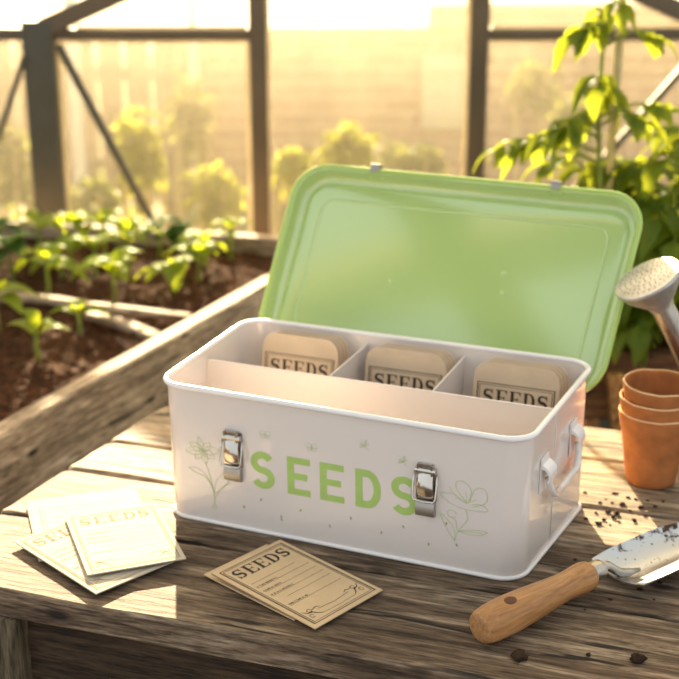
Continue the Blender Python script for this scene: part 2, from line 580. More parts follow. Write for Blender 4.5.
def arc(cx, cy, rx, ry, a0, a1, n=14):
    return [(cx + rx * math.cos(R(a0 + (a1 - a0) * k / n)), cy + ry * math.sin(R(a0 + (a1 - a0) * k / n))) for k in range(n + 1)]


def s_path(w, h, t):
    """centre line of an S in a w x h cell, stroke t"""
    rx = (w - t) / 2; ry = (h - t) / 4
    cx = w / 2
    top = arc(cx, h - t / 2 - ry, rx, ry, 28, 270, 16)
    bot = arc(cx, t / 2 + ry, rx, ry, 90, -152, 16)
    return top + bot[1:]


def sans_word(P, cells, y0, h, t):
    for ch, x0, w in cells:
        if ch == 'S':
            P.stroke([(x0 + x, y0 + y) for x, y in s_path(w, h, t)], t)
        elif ch == 'E':
            P.poly([(x0, y0), (x0 + t, y0), (x0 + t, y0 + h), (x0, y0 + h)])
            for yy, ww in ((0, w), (h / 2 - t * 0.46, w * 0.88), (h - t * 0.92, w)):
                P.poly([(x0 + t, y0 + yy), (x0 + ww, y0 + yy), (x0 + ww, y0 + yy + t * 0.92), (x0 + t, y0 + yy + t * 0.92)])
        elif ch == 'D':
            path = [(x0 + t / 2, y0 + t / 2), (x0 + w * 0.45, y0 + t / 2)] + [(x0 + w * 0.45 + (w * 0.55 - t / 2) * math.cos(R(a)), y0 + h / 2 + (h / 2 - t / 2) * math.sin(R(a))) for a in range(-80, 81, 10)] + [(x0 + w * 0.45, y0 + h - t / 2), (x0 + t / 2, y0 + h - t / 2)]
            P.stroke(path, t)
            P.poly([(x0, y0), (x0 + t, y0), (x0 + t, y0 + h), (x0, y0 + h)])


def serif_word(P, word, x0, y0, w, h):
    """roman capitals with thick stems and fine serifs"""
    n = len(word); cw = w / n; g = cw * 0.12
    T, t = cw * 0.22, h * 0.06
    for i, ch in enumerate(word):
        x = x0 + i * cw + g / 2; W = cw - g
        if ch == 'S':
            ww = W * 0.78; xo = x + W * 0.1
            path = s_path(ww, h, T * 0.75)
            m = len(path) - 1
            ws = [t * 1.2 + (T * 1.05 - t * 1.2) * math.sin(math.pi * k / m) ** 1.5 for k in range(m + 1)]
            P.stroke([(xo + a, y0 + b) for a, b in path], ws)
            P.poly([(xo + ww - t * 1.6, y0 + h), (xo + ww - t * 0.4, y0 + h), (xo + ww, y0 + h * 0.66), (xo + ww - t * 1.2, y0 + h * 0.70)])
            P.poly([(xo + t * 0.4, y0), (xo + t * 1.6, y0), (xo + t * 1.2, y0 + h * 0.30), (xo, y0 + h * 0.34)])
        else:
            sx = x + W * 0.12
            P.poly([(sx, y0), (sx + T, y0), (sx + T, y0 + h), (sx, y0 + h)])
            for yy in (0, h - t):
                P.poly([(x, y0 + yy), (sx + T * 1.5, y0 + yy), (sx + T * 1.5, y0 + yy + t), (x, y0 + yy + t)])
            if ch == 'E':
                r = x + W * 0.94
                for yy, rr in ((0, r), (h / 2 - t / 2, x + W * 0.74), (h - t, r)):
                    P.poly([(sx + T, y0 + yy), (rr, y0 + yy), (rr, y0 + yy + t), (sx + T, y0 + yy + t)])
                P.poly([(r, y0), (r - t, y0), (r - t * 2.4, y0 + t), (r, y0 + h * 0.30)])
                P.poly([(r, y0 + h), (r, y0 + h * 0.70), (r - t * 2.4, y0 + h - t), (r - t, y0 + h)])
                mx = x + W * 0.74
                P.poly([(mx, y0 + h * 0.36), (mx, y0 + h * 0.64), (mx - t * 1.4, y0 + h * 0.53), (mx - t * 1.4, y0 + h * 0.47)])
            elif ch == 'D':
                cx = sx + T; rx = x + W * 0.98 - cx - T * 0.4
                path = [(cx, y0 + t / 2)] + arc(cx + rx * 0.15, y0 + h / 2, rx * 0.85, h / 2 - t / 2, -88, 88, 18) + [(cx, y0 + h - t / 2)]
                m = len(path) - 1
                ws = [t + (T - t) * math.sin(math.pi * k / m) ** 1.6 for k in range(m + 1)]
                P.stroke(path, ws)


# ================================================================== LARGE STRUCTURE
FLOOR_Z = -0.80
DH = 2.95
HAZE = 0.030
# ---- floor inside, ground outside
bm = bmesh.new()
fl = [wall_pt(-2.4, 0.0, FLOOR_Z), wall_pt(2.4, 0.0, FLOOR_Z), wall_pt(2.4, DH, FLOOR_Z), wall_pt(-2.4, DH, FLOOR_Z)]
fl[0] = wall_pt(-2.4, -1.2, FLOOR_Z); fl[1] = wall_pt(2.4, -1.2, FLOOR_Z)
bm.faces.new([bm.verts.new(p) for p in fl])
tag(link('floor', bm, M['floor']), kind='structure')
bm = bmesh.new()
gl = [wall_pt(-7, DH, FLOOR_Z - 0.01), wall_pt(7, DH, FLOOR_Z - 0.01), wall_pt(9, 13, FLOOR_Z - 0.01), wall_pt(-9, 13, FLOOR_Z - 0.01)]
bm.faces.new([bm.verts.new(p) for p in gl])
tag(link('ground', bm, M['grass']), kind='structure')


def wall_box(name, e0, e1, z0, z1, t, mat, dh=DH, kind='structure', parent=None, bevel=0.004):
    o = link(name, box_bm((e0, -t / 2, z0), (e1, t / 2, z1)), mat, parent, bevel=bevel)
    o.location = wall_pt(0, dh, 0); o.rotation_euler = (0, 0, WALL_YAW)
    if kind: o['kind'] = kind
    return o


EL, EM, ER, EE = -0.665, -0.181, 0.310, 0.845       # left corner post, two mullions, right corner post
RAIL = 0.331
tn = [0]


def trim(e0, e1, z0, z1, t, mat):
    tn[0] += 1
    return wall_box('trim_%d' % tn[0], e0, e1, z0, z1, t, mat)


def trim_bar(pa, pb, w, t, mat, off=0.0):
    tn[0] += 1
    a = wall_pt(pa[0], DH + off, pa[1]); b = wall_pt(pb[0], DH + off, pb[1])
    o = board('trim_%d' % tn[0], a, b, t, w, mat, up=Vector((0, 0, 1)))
    o['kind'] = 'structure'
    return o


trim(EL - 0.036, EL + 0.034, FLOOR_Z, RAIL + 0.03, 0.06, M['post'])
trim(EM - 0.019, EM + 0.019, FLOOR_Z, 0.78, 0.05, M['rail'])
trim(ER - 0.021, ER + 0.021, FLOOR_Z, 0.78, 0.05, M['rail'])
trim(EE - 0.034, EE + 0.034, FLOOR_Z, RAIL + 0.03, 0.06, M['post'])
trim(EL + 0.034, EM - 0.019, RAIL - 0.012, RAIL + 0.012, 0.035, M['rail'])
trim(ER + 0.021, EE - 0.034, RAIL - 0.012, RAIL + 0.013, 0.035, M['rail'])
trim(-2.2, EL - 0.036, RAIL - 0.014, RAIL + 0.014, 0.035, M['rail'])
trim(EE + 0.034, 2.2, RAIL - 0.014, RAIL + 0.014, 0.035, M['rail'])
trim(-2.2, 2.2, FLOOR_Z, -0.30, 0.05, M['post'])
trim_bar((EL - 0.02, RAIL - 0.0), (0.087, RAIL + 0.44 * 0.757), 0.042, 0.045, M['rail'], -0.006)      # rafters of the gable
trim_bar((EE + 0.02, RAIL - 0.0), (0.087, RAIL + 0.44 * 0.757), 0.042, 0.045, M['rail'], -0.006)
trim_bar((EL + 0.045, 0.312), (-0.338, -0.285), 0.018, 0.016, M['post'], -0.03)                      # wind braces
trim_bar((EL - 0.028, 0.29), (-0.93, -0.285), 0.012, 0.014, M['post'], -0.03)
trim_bar((EE - 0.03, 0.325), (0.335, -0.27), 0.016, 0.014, M['post'], -0.03)

wi = [0]


def glass(pts, strips=()):
    wi[0] += 1
    bm = bmesh.new()
    bm.faces.new([bm.verts.new((e, 0, z)) for e, z in pts])
    o = link('window_%d' % wi[0], bm, M['pane'])
    o.location = wall_pt(0, DH + 0.004, 0); o.rotation_euler = (0, 0, WALL_YAW)
    o['kind'] = 'structure'
    for (e0, z0, e1, z1) in strips:
        s = link('glazing_strip', box_bm((e0, -0.004, z0), (e1, -0.001, z1)), M['seal'], o)
    return o


g = 0.011
glass([(-2.2, -0.30), (EL - 0.036, -0.30), (EL - 0.036, RAIL - 0.014), (-2.2, RAIL - 0.014)], [(EL - 0.036 - g * 0.6, -0.30, EL - 0.036, RAIL - 0.014)])
glass([(EL + 0.034, -0.30), (EM - 0.019, -0.30), (EM - 0.019, RAIL - 0.012), (EL + 0.034, RAIL - 0.012)],
      [(EL + 0.034, -0.30, EL + 0.034 + g * 0.7, RAIL - 0.012), (EM - 0.019 - g, -0.30, EM - 0.019, RAIL - 0.012), (EL + 0.05, RAIL - 0.012 - g * 0.7, EM - 0.035, RAIL - 0.012)])
glass([(EM + 0.019, -0.30), (ER - 0.021, -0.30), (ER - 0.021, 0.565), (0.087, 0.664), (EM + 0.019, 0.546)],
      [(EM + 0.019, -0.30, EM + 0.019 + g * 0.6, 0.54), (ER - 0.021 - g * 0.8, -0.30, ER - 0.021, 0.56)])
glass([(ER + 0.021, -0.30), (EE - 0.034, -0.30), (EE - 0.034, RAIL - 0.012), (ER + 0.021, RAIL - 0.012)],
      [(ER + 0.021, RAIL - 0.012 - g * 0.5, EE - 0.034, RAIL - 0.012)])
glass([(EL + 0.06, RAIL + 0.012), (EM - 0.019, RAIL + 0.012), (EM - 0.019, 0.54), (EL + 0.06, 0.352)], [(EL + 0.08, RAIL + 0.012, EM - 0.025, RAIL + 0.012 + g * 0.5)])
glass([(ER + 0.021, RAIL + 0.012), (EE - 0.06, RAIL + 0.012), (EE - 0.06, 0.355), (ER + 0.021, 0.545)], [(ER + 0.03, RAIL + 0.012, EE - 0.09, RAIL + 0.012 + g * 0.5)])
glass([(EE + 0.034, -0.30), (2.2, -0.30), (2.2, RAIL - 0.014), (EE + 0.034, RAIL - 0.014)])

# unseen crossed beams, added overhead to put dark bands into the lid's reflection
for (a, b, w) in (((-1.4, -1.20, 1.0), (1.4, 0.63, 1.0), 0.10), ((-0.62, 0.95, 1.085), (0.62, -1.45, 1.085), 0.13)):
    tn[0] += 1
    o = board('trim_%d' % tn[0], a, b, w, 0.08, M['rail']); o['kind'] = 'structure'

# ---- sunlit haze standing in the garden air behind the glass
m, nt, b = new_mat('garden_haze')
nt.nodes.remove(b)
vs_ = nt.nodes.new('ShaderNodeVolumeScatter')
vs_.inputs['Color'].default_value = (1.0, 0.90, 0.70, 1)
vs_.inputs['Density'].default_value = HAZE
vs_.inputs['Anisotropy'].default_value = 0.86
nt.links.new(vs_.outputs[0], nt.nodes['Material Output'].inputs['Volume'])
hz_o = link('garden_haze', box_bm((-3.2, DH + 0.06, FLOOR_Z), (3.4, 6.1, 1.6)), m)
hz_o.location = (CAM.x, CAM.y, 0); hz_o.rotation_euler = (0, 0, WALL_YAW)
tag(hz_o, 'warm sunlit haze hanging in the garden behind the greenhouse glass', 'haze', kind='stuff')

# ---- garden behind the glass
wall_box('wall_garden', -0.85, 0.42, FLOOR_Z, 0.045, 0.22, M['brick'], dh=6.3, bevel=0.01)
wall_box('wall_garden_right', 0.42, 3.4, FLOOR_Z, 0.15, 0.22, M['brick'], dh=6.3, bevel=0.01)
fence = thing('board_fence', 'pinkish brown vertical board fence in the garden behind the glass', 'fence', wall_pt(-2.2, 6.0, FLOOR_Z), (0, 0, WALL_YAW))
for k in range(-11, 22):
    link('fence_board', box_bm((-1.15 + k * 0.125, -0.012, 0.05), (-1.15 + k * 0.125 + 0.115, 0.012, 0.83 + 0.02 * ((k * 7) % 3))), M['fence'], fence, bevel=0.004)
for z in (0.2, 0.62):
    link('fence_rail', box_bm((-2.54, 0.012, z), (1.6, 0.05, z + 0.07)), M['fence'], fence)
for i, (e, w, lab) in enumerate(((-1.13, 0.05, 'pale garden post standing left of the yellow bushes'), (-0.62, 0.035, 'thin pale garden post just left of the first glazing mullion'))):
    o = link('garden_post', box_bm((-w / 2, -w / 2, 0), (w / 2, w / 2, 1.05)), M['pale'], bevel=0.006)
    o.location = wall_pt(e, 5.6, FLOOR_Z - 0.01); o.rotation_euler = (0, 0, WALL_YAW)
    tag(o, lab, 'post')
sh = thing('wall_shutter', 'pale olive shutter panel hung on the brick garden wall', 'shutter', wall_pt(0.50, 6.17, -0.42), (0, 0, WALL_YAW))
link('shutter_board', box_bm((-0.11, -0.012, 0), (0.11, 0.012, 0.34)), M['panel'], sh, bevel=0.004)
for z in (0.05, 0.26):
    link('shutter_batten', box_bm((-0.10, -0.024, z), (0.10, -0.012, z + 0.03)), M['panel'], sh, bevel=0.003)


# ---- leaves
def leaf(bm, base, d, up, L, W, droop=0.4, fold=0.25, n=5, lobes=0.0, rnd=None):
    """one leaf blade as a folded, drooping strip; base point, direction, rough up"""
    d = d.normalized(); s = d.cross(up)
    if s.length < 1e-4: s = d.cross(Vector((1, 0, 0)))
    s.normalize(); u = s.cross(d)
    rows = []
    for i in range(n + 1):
        t = i / n
        p = base + d * (L * t) - Vector((0, 0, 1)) * (droop * L * t * t) + u * (0.12 * L * math.sin(math.pi * t))
        w = W * 0.5 * math.sin(math.pi * min(1, t * 0.96 + 0.02)) ** 0.75 * (1.15 - 0.45 * t)
        if lobes: w *= 1 + lobes * (1 if i % 2 else -1)
        if i in (0, n): w = W * 0.03
        rows.append([bm.verts.new(p - s * w + u * w * fold), bm.verts.new(p), bm.verts.new(p + s * w + u * w * fold)])
    for i in range(n):
        for k in (0, 1):
            bm.faces.new((rows[i][k], rows[i][k + 1], rows[i + 1][k + 1], rows[i + 1][k]))


def bush(name, label, center, rad, nleaf, size, mat, seed, group='garden bushes behind the glass', cat='bush'):
    rnd = random.Random(seed)
    base = Vector((center.x, center.y, FLOOR_Z - 0.01))
    o = thing(name, label, cat, base)
    o['group'] = group
    c = center - base
    bm = bmesh.new()
    for k in range(nleaf):
        while True:
            q = Vector((rnd.uniform(-1, 1), rnd.uniform(-1, 1), rnd.uniform(-1, 1)))
            if 0.25 < q.length < 1: break
        lump = 0.75 + 0.45 * mnoise.noise(q * 2.1 + Vector((seed, 0, 0)))
        p = c + Vector((q.x * rad[0], q.y * rad[1], q.z * rad[2])) * lump
        d = Vector((rnd.uniform(-1, 1), rnd.uniform(-1, 1), rnd.uniform(-0.6, 0.6)))
        leaf(bm, p, d, Vector((rnd.uniform(-.5, .5), rnd.uniform(-.5, .5), 1)), size * rnd.uniform(0.7, 1.3), size * rnd.uniform(0.5, 0.8), 0.3, n=3)
    link('foliage', bm, mat, o)
    bm = bmesh.new()
    for k in range(5):
        a = k * 1.3 + seed
        tube([(0.02 * math.cos(a), 0.02 * math.sin(a), 0), (0.25 * c.z * math.cos(a) * 0.4, 0.25 * c.z * math.sin(a) * 0.4, c.z * 0.6), c + Vector((math.cos(a) * rad[0] * .6, math.sin(a) * rad[1] * .6, rad[2] * 0.3))], [0.012, 0.009, 0.004], bm, n=6)
    link('stem', bm, M['cane'], o)
    return o


for i, (u, v, dh, rx, rz, n, s, mk, lab) in enumerate([
    (140, 150, 3.75, 0.09, 0.16, 210, 0.055, 'bush_leaf', 'yellow-green bush behind the diagonal brace in the left pane'),
    (190, 120, 4.6, 0.08, 0.20, 150, 0.06, 'bush_leaf_dark', 'tall thin olive bush between the yellow bush and the first mullion'),
    (215, 195, 3.9, 0.10, 0.11, 190, 0.05, 'bush_leaf', 'low yellow-green bush close to the first glazing mullion'),
    (95, 205, 3.9, 0.12, 0.12, 200, 0.05, 'bush_leaf_dark', 'low olive bush behind the foot of the diagonal brace'),
    (345, 148, 3.7, 0.085, 0.075, 190, 0.05, 'bush_leaf', 'bright yellow-green bush rising just above the green lid'),
    (290, 168, 3.65, 0.055, 0.085, 120, 0.045, 'bush_leaf', 'small yellow-green bush between mullion and lid corner'),
    (415, 165, 4.4, 0.14, 0.09, 190, 0.055, 'bush_leaf_dark', 'dull olive bush low before the brick garden wall'),
    (532, 88, 5.2, 0.15, 0.12, 150, 0.06, 'bush_leaf_dark', 'hazy olive bush before the bricks behind the right pane'),
    (575, 130, 4.4, 0.10, 0.16, 170, 0.055, 'bush_leaf_dark', 'dark olive bush behind the bamboo cane beyond the glass'),
    (15, 170, 4.2, 0.10, 0.18, 190, 0.055, 'bush_leaf_dark', 'greyish olive bush outside left of the corner post'),
]):
    bush('garden_bush', lab, at(u, v, dh), (rx, rx * 0.8, rz), n, s, M[mk], 3 + i * 5)

# ================================================================== RAISED BED
BZ = -0.05
X_IN, X_OUT = -0.400, -0.366
far_l = Vector((-1.02, 1.165)); far_r = Vector((X_OUT, 1.30))
bed = thing('raised_bed', 'grey weathered timber raised bed filled with dark soil and seedlings', 'raised bed', (0, 0, FLOOR_Z))


def bed_board(name, p0, p1, z0, z1, t, seed):
    d = Vector((p1[0] - p0[0], p1[1] - p0[1], 0)); L = d.length
    bm = plank_bm(L, t, z1 - z0, seed, stations=60, rough=0.0016, edge=0.004)
    o = link(name, bm, M['bed'], bed)
    o.location = (p0[0], p0[1], z1 - FLOOR_Z); o.rotation_euler = (0, 0, math.atan2(d.y, d.x))
    return o


y_near = -0.75
for k, (z0, z1) in enumerate(((-0.245, BZ), (-0.445, -0.249), (-0.645, -0.449), (FLOOR_Z, -0.649))):
    bed_board('side_board', (X_OUT, y_near), (X_OUT, 1.30), z0, z1, X_OUT - X_IN, 3 + k)
    bed_board('end_board', (-1.55, 1.072), (X_IN - 0.002, 1.282), z0, z1, 0.035, 23 + k)
    bed_board('end_board', (-1.55, y_near - 0.036), (X_OUT, y_near - 0.036), z0, z1, 0.034, 33 + k)
    bed_board('side_board', (-1.515, y_near), (-1.515, 1.07), z0, z1, 0.034, 43 + k)
SOIL_Z = -0.088


def soil_h(x, y):
    h = 0.012 * mnoise.noise(Vector((x * 9, y * 9, 0))) + 0.009 * mnoise.noise(Vector((x * 26, y * 26, 3)))
    h += 0.010 * abs(mnoise.noise(Vector((x * 75, y * 75, 7)))) + 0.006 * mnoise.noise(Vector((x * 150, y * 150, 5)))
    return SOIL_Z + h


bm = bmesh.new()
NX, NY = 230, 420
grid = []
for j in range(NY + 1):
    row = []
    y = y_near + 0.003 + (1.268 - y_near) * j / NY
    for i in range(NX + 1):
        x = -1.48 + (X_IN - 0.0005 + 1.48) * i / NX
        ymax = 1.072 + (x + 1.55) * (0.21 / 1.148) - 0.003
        row.append(bm.verts.new((x, min(y, ymax), soil_h(x, y))))
    grid.append(row)
for j in range(NY):
    for i in range(NX):
        bm.faces.new((grid[j][i], grid[j][i + 1], grid[j + 1][i + 1], grid[j + 1][i]))
tag(link('soil', bm, M['soil'], smooth=True), 'dark brown crumbly soil filling the raised bed', 'soil', kind='stuff')
# two weathered sticks laid across the soil
for i, (a, b, w, lab) in enumerate((((-0.86, 0.745), (-0.425, 0.775), 0.022, 'thin pale weathered batten across the soil, farther one'), ((-0.60, 0.715), (-0.42, 0.655), 0.026, 'short pale weathered batten on the soil, nearer the box'))):
    bm = plank_bm((Vector(b) - Vector(a)).length, w, 0.012, 60 + i, stations=16, rough=0.003, edge=0.003)
    o = link('wooden_batten', bm, M['bed'])
    o.location = (a[0], a[1], SOIL_Z + 0.026); o.rotation_euler = (0, 0, math.atan2(b[1] - a[1], b[0] - a[0]))
    tag(o, lab, 'batten')


def seedling(u, v, h, leaves, mat, label, seed):
    """leaves: list of (azimuth in view: degrees, length, rise degrees, height fraction)"""
    p = un(u, v, 2, SOIL_Z)
    p.z = soil_h(p.x, p.y) - 0.004
    rnd = random.Random(seed)
    h *= 1.42
    leaves = [(a_, L_ * 1.65, r_, f_) for a_, L_, r_, f_ in leaves]
    o = thing('seedling', label, 'seedling', p)
    bend = RT * rnd.uniform(-0.006, 0.006) + NH * rnd.uniform(-0.006, 0.006)
    pts = [Vector((0, 0, -0.01)), Vector((0, 0, h * 0.4)) + bend, Vector((0, 0, h)) + bend * 0.6]
    link('stem', tube(pts, [0.0044, 0.0038, 0.0030], n=8), M['seedling_stem'], o, smooth=True)
    for (az, L, rise, hf) in leaves:
        bm = bmesh.new()
        d = (RT * math.cos(R(az)) + NH * math.sin(R(az))) * math.cos(R(rise)) + Vector((0, 0, math.sin(R(rise))))
        b = Vector((0, 0, h * hf)) + bend * 0.6
        leaf(bm, b + d * 0.002, d, Vector((0, 0, 1)), L, L * rnd.uniform(0.56, 0.72), 0.35, 0.22, n=8)
        link('leaf', bm, M[mat], o, smooth=True)
    return o


def auto_leaves(rnd, n, L):
    a0 = rnd.uniform(0, 360)
    return [(a0 + 360 * k / n + rnd.uniform(-25, 25), L * rnd.uniform(0.95, 1.4), rnd.uniform(-8, 42), rnd.uniform(0.72, 1.0)) for k in range(n)]


seedling(40, 366, 0.040, [(172, 0.036, 38, 0.75), (8, 0.036, 28, 0.75), (150, 0.030, 62, 1.0), (-25, 0.028, 40, 0.95)], 'seedling_leaf', 'nearest seedling in the bed, with two broad pointed leaves', 1)
seedling(77, 336, 0.030, [(178, 0.034, 16, 0.9), (5, 0.036, 14, 0.9), (95, 0.024, 40, 1.0), (-80, 0.022, 50, 1.0)], 'seedling_leaf', 'low seedling with flat spread leaves beside the nearest seedling', 2)
rnd = random.Random(5)
spec = [
    (47, 303, 0.060, 6, 0.036, 'seedling_leaf', 'seedling with a bare stem standing behind the two nearest seedlings'),
    (0, 332, 0.065, 5, 0.036, 'seedling_leaf', 'seedling cut by the left edge of the photograph'),
    (113, 308, 0.070, 8, 0.036, 'seedling_leaf', 'bushy seedling in the middle of the bed with overlapping leaves'),
    (170, 294, 0.045, 6, 0.034, 'seedling_leaf', 'seedling nearest the box side, short with drooping leaves'),
    (198, 283, 0.048, 6, 0.032, 'seedling_leaf', 'seedling right behind the short drooping one'),
    (206, 270, 0.045, 5, 0.030, 'seedling_leaf', 'seedling beside the near bed board at the far end'),
    (230, 262, 0.055, 5, 0.030, 'seedling_leaf', 'upright seedling in the far corner of the bed by the near board'),
    (95, 278, 0.055, 7, 0.034, 'seedling_leaf', 'seedling behind the bushy one, slightly toward the corner post'),
    (72, 262, 0.085, 7, 0.040, 'seedling_leaf', 'tall seedling just before the corner post'),
    (130, 270, 0.060, 7, 0.034, 'seedling_leaf', 'seedling directly behind the bushy one, before the brace foot'),
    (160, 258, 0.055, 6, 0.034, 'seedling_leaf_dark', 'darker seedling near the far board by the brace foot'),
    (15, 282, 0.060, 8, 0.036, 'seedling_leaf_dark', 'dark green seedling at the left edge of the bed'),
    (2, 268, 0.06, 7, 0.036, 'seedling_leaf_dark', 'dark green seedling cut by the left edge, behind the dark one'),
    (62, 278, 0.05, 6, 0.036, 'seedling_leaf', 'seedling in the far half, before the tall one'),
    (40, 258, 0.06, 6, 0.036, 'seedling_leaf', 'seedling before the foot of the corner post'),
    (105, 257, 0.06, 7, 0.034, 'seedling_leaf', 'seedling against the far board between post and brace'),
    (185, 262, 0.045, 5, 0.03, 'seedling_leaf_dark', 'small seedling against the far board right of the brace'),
]
for i, (u, v, h, n, L, mk, lab) in enumerate(spec):
    seedling(u, v, h, auto_leaves(rnd, n, L), mk, lab, 20 + i)

# ================================================================== TABLE
T_SL = 0.1
table = thing('potting_table', 'weathered grey-brown plank table carrying the seed box', 'table', (0.4, 0.1, FLOOR_Z))
YAW = math.atan(T_SL)
seams = [-0.199, -0.052, 0.070, 0.157, 0.285, 0.386]
LT = 1.22
for k in range(5):
    sl = T_SL
    a, b = seams[k], seams[k + 1] - 0.0045
    w = (b - a) * math.cos(YAW)
    th = 0.030 if k == 0 else 0.026
    bm = plank_bm(LT, w, th, 11 + k * 3, shear=T_SL, stations=150, rough=0.0011, edge=0.0035)
    o = link('top_plank', bm, M['table_light'] if k >= 2 else M['table'], table)
    o.location = (-0.161 - 0.4, a + T_SL * -0.161 - 0.1, -FLOOR_Z); o.rotation_euler = (0, 0, YAW)


def tbl(x, dy, z):      # table frame: x along, dy from the front edge
    return Vector((x - 0.4, -0.199 + T_SL * x + dy - 0.1, z - FLOOR_Z))


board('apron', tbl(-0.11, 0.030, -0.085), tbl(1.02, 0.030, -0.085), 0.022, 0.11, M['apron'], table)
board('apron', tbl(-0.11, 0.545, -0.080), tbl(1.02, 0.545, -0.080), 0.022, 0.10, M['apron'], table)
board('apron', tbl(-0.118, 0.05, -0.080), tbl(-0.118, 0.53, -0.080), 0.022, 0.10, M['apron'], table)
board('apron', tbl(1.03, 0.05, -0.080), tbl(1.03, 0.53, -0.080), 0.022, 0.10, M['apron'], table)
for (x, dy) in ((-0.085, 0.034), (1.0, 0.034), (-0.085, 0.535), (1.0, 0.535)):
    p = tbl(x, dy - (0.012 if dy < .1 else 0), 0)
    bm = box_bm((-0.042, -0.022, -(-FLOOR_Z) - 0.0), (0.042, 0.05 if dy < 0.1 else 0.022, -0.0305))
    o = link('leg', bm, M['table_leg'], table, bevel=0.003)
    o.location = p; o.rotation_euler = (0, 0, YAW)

# ================================================================== SEED BOX
BH = 0.150
TOPC = [Vector((0.006, -0.007)), Vector((0.393, -0.003)), Vector((0.398, 0.229)), Vector((-0.007, 0.216))]
BOTC = [Vector((0.0070, -0.004)), Vector((0.389, 0.004)), Vector((0.4045, 0.2065)), Vector((-0.001, 0.209))]
CR = 0.026


def quad_loop(C, r, inset=0.0, n=10):
    """rounded quadrilateral (counter-clockwise from front left)"""
    c0 = sum(C, Vector((0, 0))) / 4
    Q = []
    m = len(C)
    lines = []
    for i in range(m):
        a, b = C[i], C[(i + 1) % m]
        d = (b - a).normalized(); nrm = Vector((-d.y, d.x))
        lines.append((a + nrm * inset, d))

    def inter(l1, l2):
        (p, d), (q, e) = l1, l2
        den = d.x * e.y - d.y * e.x
        t = ((q.x - p.x) * e.y - (q.y - p.y) * e.x) / den
        return p + d * t
    for i in range(m):
        Q.append(inter(lines[i - 1], lines[i]))
    rr = max(0.002, r - inset)
    out = []
    for i in range(m):
        p = Q[i]; a = (Q[i - 1] - p).normalized(); b = (Q[(i + 1) % m] - p).normalized()
        ang = a.angle(b); t = rr / math.tan(ang / 2)
        cc = p + (a + b).normalized() * (rr / math.sin(ang / 2))
        s, e = p + a * t - cc, p + b * t - cc
        a0 = math.atan2(s.y, s.x); a1 = math.atan2(e.y, e.x)
        while a1 < a0: a1 += 2 * math.pi
        for k in range(n + 1):
            aa = a0 + (a1 - a0) * k / n
            out.append(cc + Vector((math.cos(aa), math.sin(aa))) * rr)
    return out


def lerp(a, b, t): return a + (b - a) * t


def box_corners(z):
    t = z / BH
    return [lerp(BOTC[i], TOPC[i], t) for i in range(4)]


sb = thing('seed_box', 'cream metal seed tin with open green lid, lettered SEEDS, on the table', 'storage tin', (0, 0, 0.0))
bm = bmesh.new()
BB = 0.0015
loops = []
for z, ins in ((BB, 0.0), (0.05, 0), (0.10, 0), (BH, 0.0), (BH, 0.0013), (0.10, 0.0013), (0.05, 0.0013), (0.004, 0.0013)):
    loops.append([bm.verts.new((p.x, p.y, z)) for p in quad_loop(box_corners(z), CR, ins)])
nn = len(loops[0])
for a, b in zip(loops, loops[1:]):
    for k in range(nn):
        bm.faces.new((a[k], a[(k + 1) % nn], b[(k + 1) % nn], b[k]))
bm.faces.new(loops[0][::-1]); bm.faces.new(loops[-1])
bmesh.ops.recalc_face_normals(bm, faces=bm.faces[:])
link('body', bm, M['box'], sb, smooth='auto')
link('rim', tube([(p.x, p.y, BH) for p in quad_loop(TOPC, CR, -0.001)], 0.0030, n=12, closed=True), M['box_rim'], sb, smooth=True)
link('base_bead', tube([(p.x, p.y, 0.0022) for p in quad_loop(BOTC, CR, -0.0008)], 0.0021, n=10, closed=True), M['box_rim'], sb, smooth=True)


def front(x, z, off=0.0004):
    C = box_corners(z)
    t = (x - C[0].x) / (C[1].x - C[0].x)
    return Vector((x, lerp(C[0].y, C[1].y, t) - off, z))


def right(y, z, off=0.0):
    C = box_corners(z)
    t = (y - C[1].y) / (C[2].y - C[1].y)
    return Vector((lerp(C[1].x, C[2].x, t) + off, y, z))


# dividers
DZ = 0.139
dv = [Vector((0.0015, 0.1005)), Vector((0.395, 0.1115))]


def divider(p, q, z0=0.004, z1=DZ, t=0.0012):
    d = (q - p).normalized(); s = Vector((-d.y, d.x)) * t / 2
    bm = bmesh.new()
    vs = []
    for z in (z0, z1):
        for c in (p - s, q - s, q + s, p + s):
            vs.append(bm.verts.new((c.x, c.y, z)))
    for f in ((0, 3, 2, 1), (4, 5, 6, 7), (0, 1, 5, 4), (1, 2, 6, 5), (2, 3, 7, 6), (3, 0, 4, 7)):
        bm.faces.new([vs[i] for i in f])
    tube([(p.x, p.y, z1), (q.x, q.y, z1)], 0.0012, bm, n=8)
    return link('divider', bm, M['box'], sb)


divider(*dv)
for xa, ya, xb, yb in ((0.1463, 0.1055, 0.1419, 0.2195), (0.2608, 0.1085, 0.2563, 0.2240)):
    divider(Vector((xa, ya)), Vector((xb, yb)))
# small flange seam where the long divider meets the left wall
link('seam', tube([right(0.092, z, 0.0002) for z in (0.006, 0.05, 0.10, 0.146)], 0.0006, n=6), M['box'], sb, smooth=True)

# printed word and drawings
FR = lambda x, z: front(x, z)
P = Print(FR)
zb, zt = 0.0515, 0.0928
sans_word(P, [('S', 0.1085, 0.0265), ('E', 0.1492, 0.0250), ('E', 0.1848, 0.0258), ('D', 0.2228, 0.0268), ('S', 0.2602, 0.0268)], zb, zt - zb, 0.0076)
P.build('lettering', M['green_print'], sb)


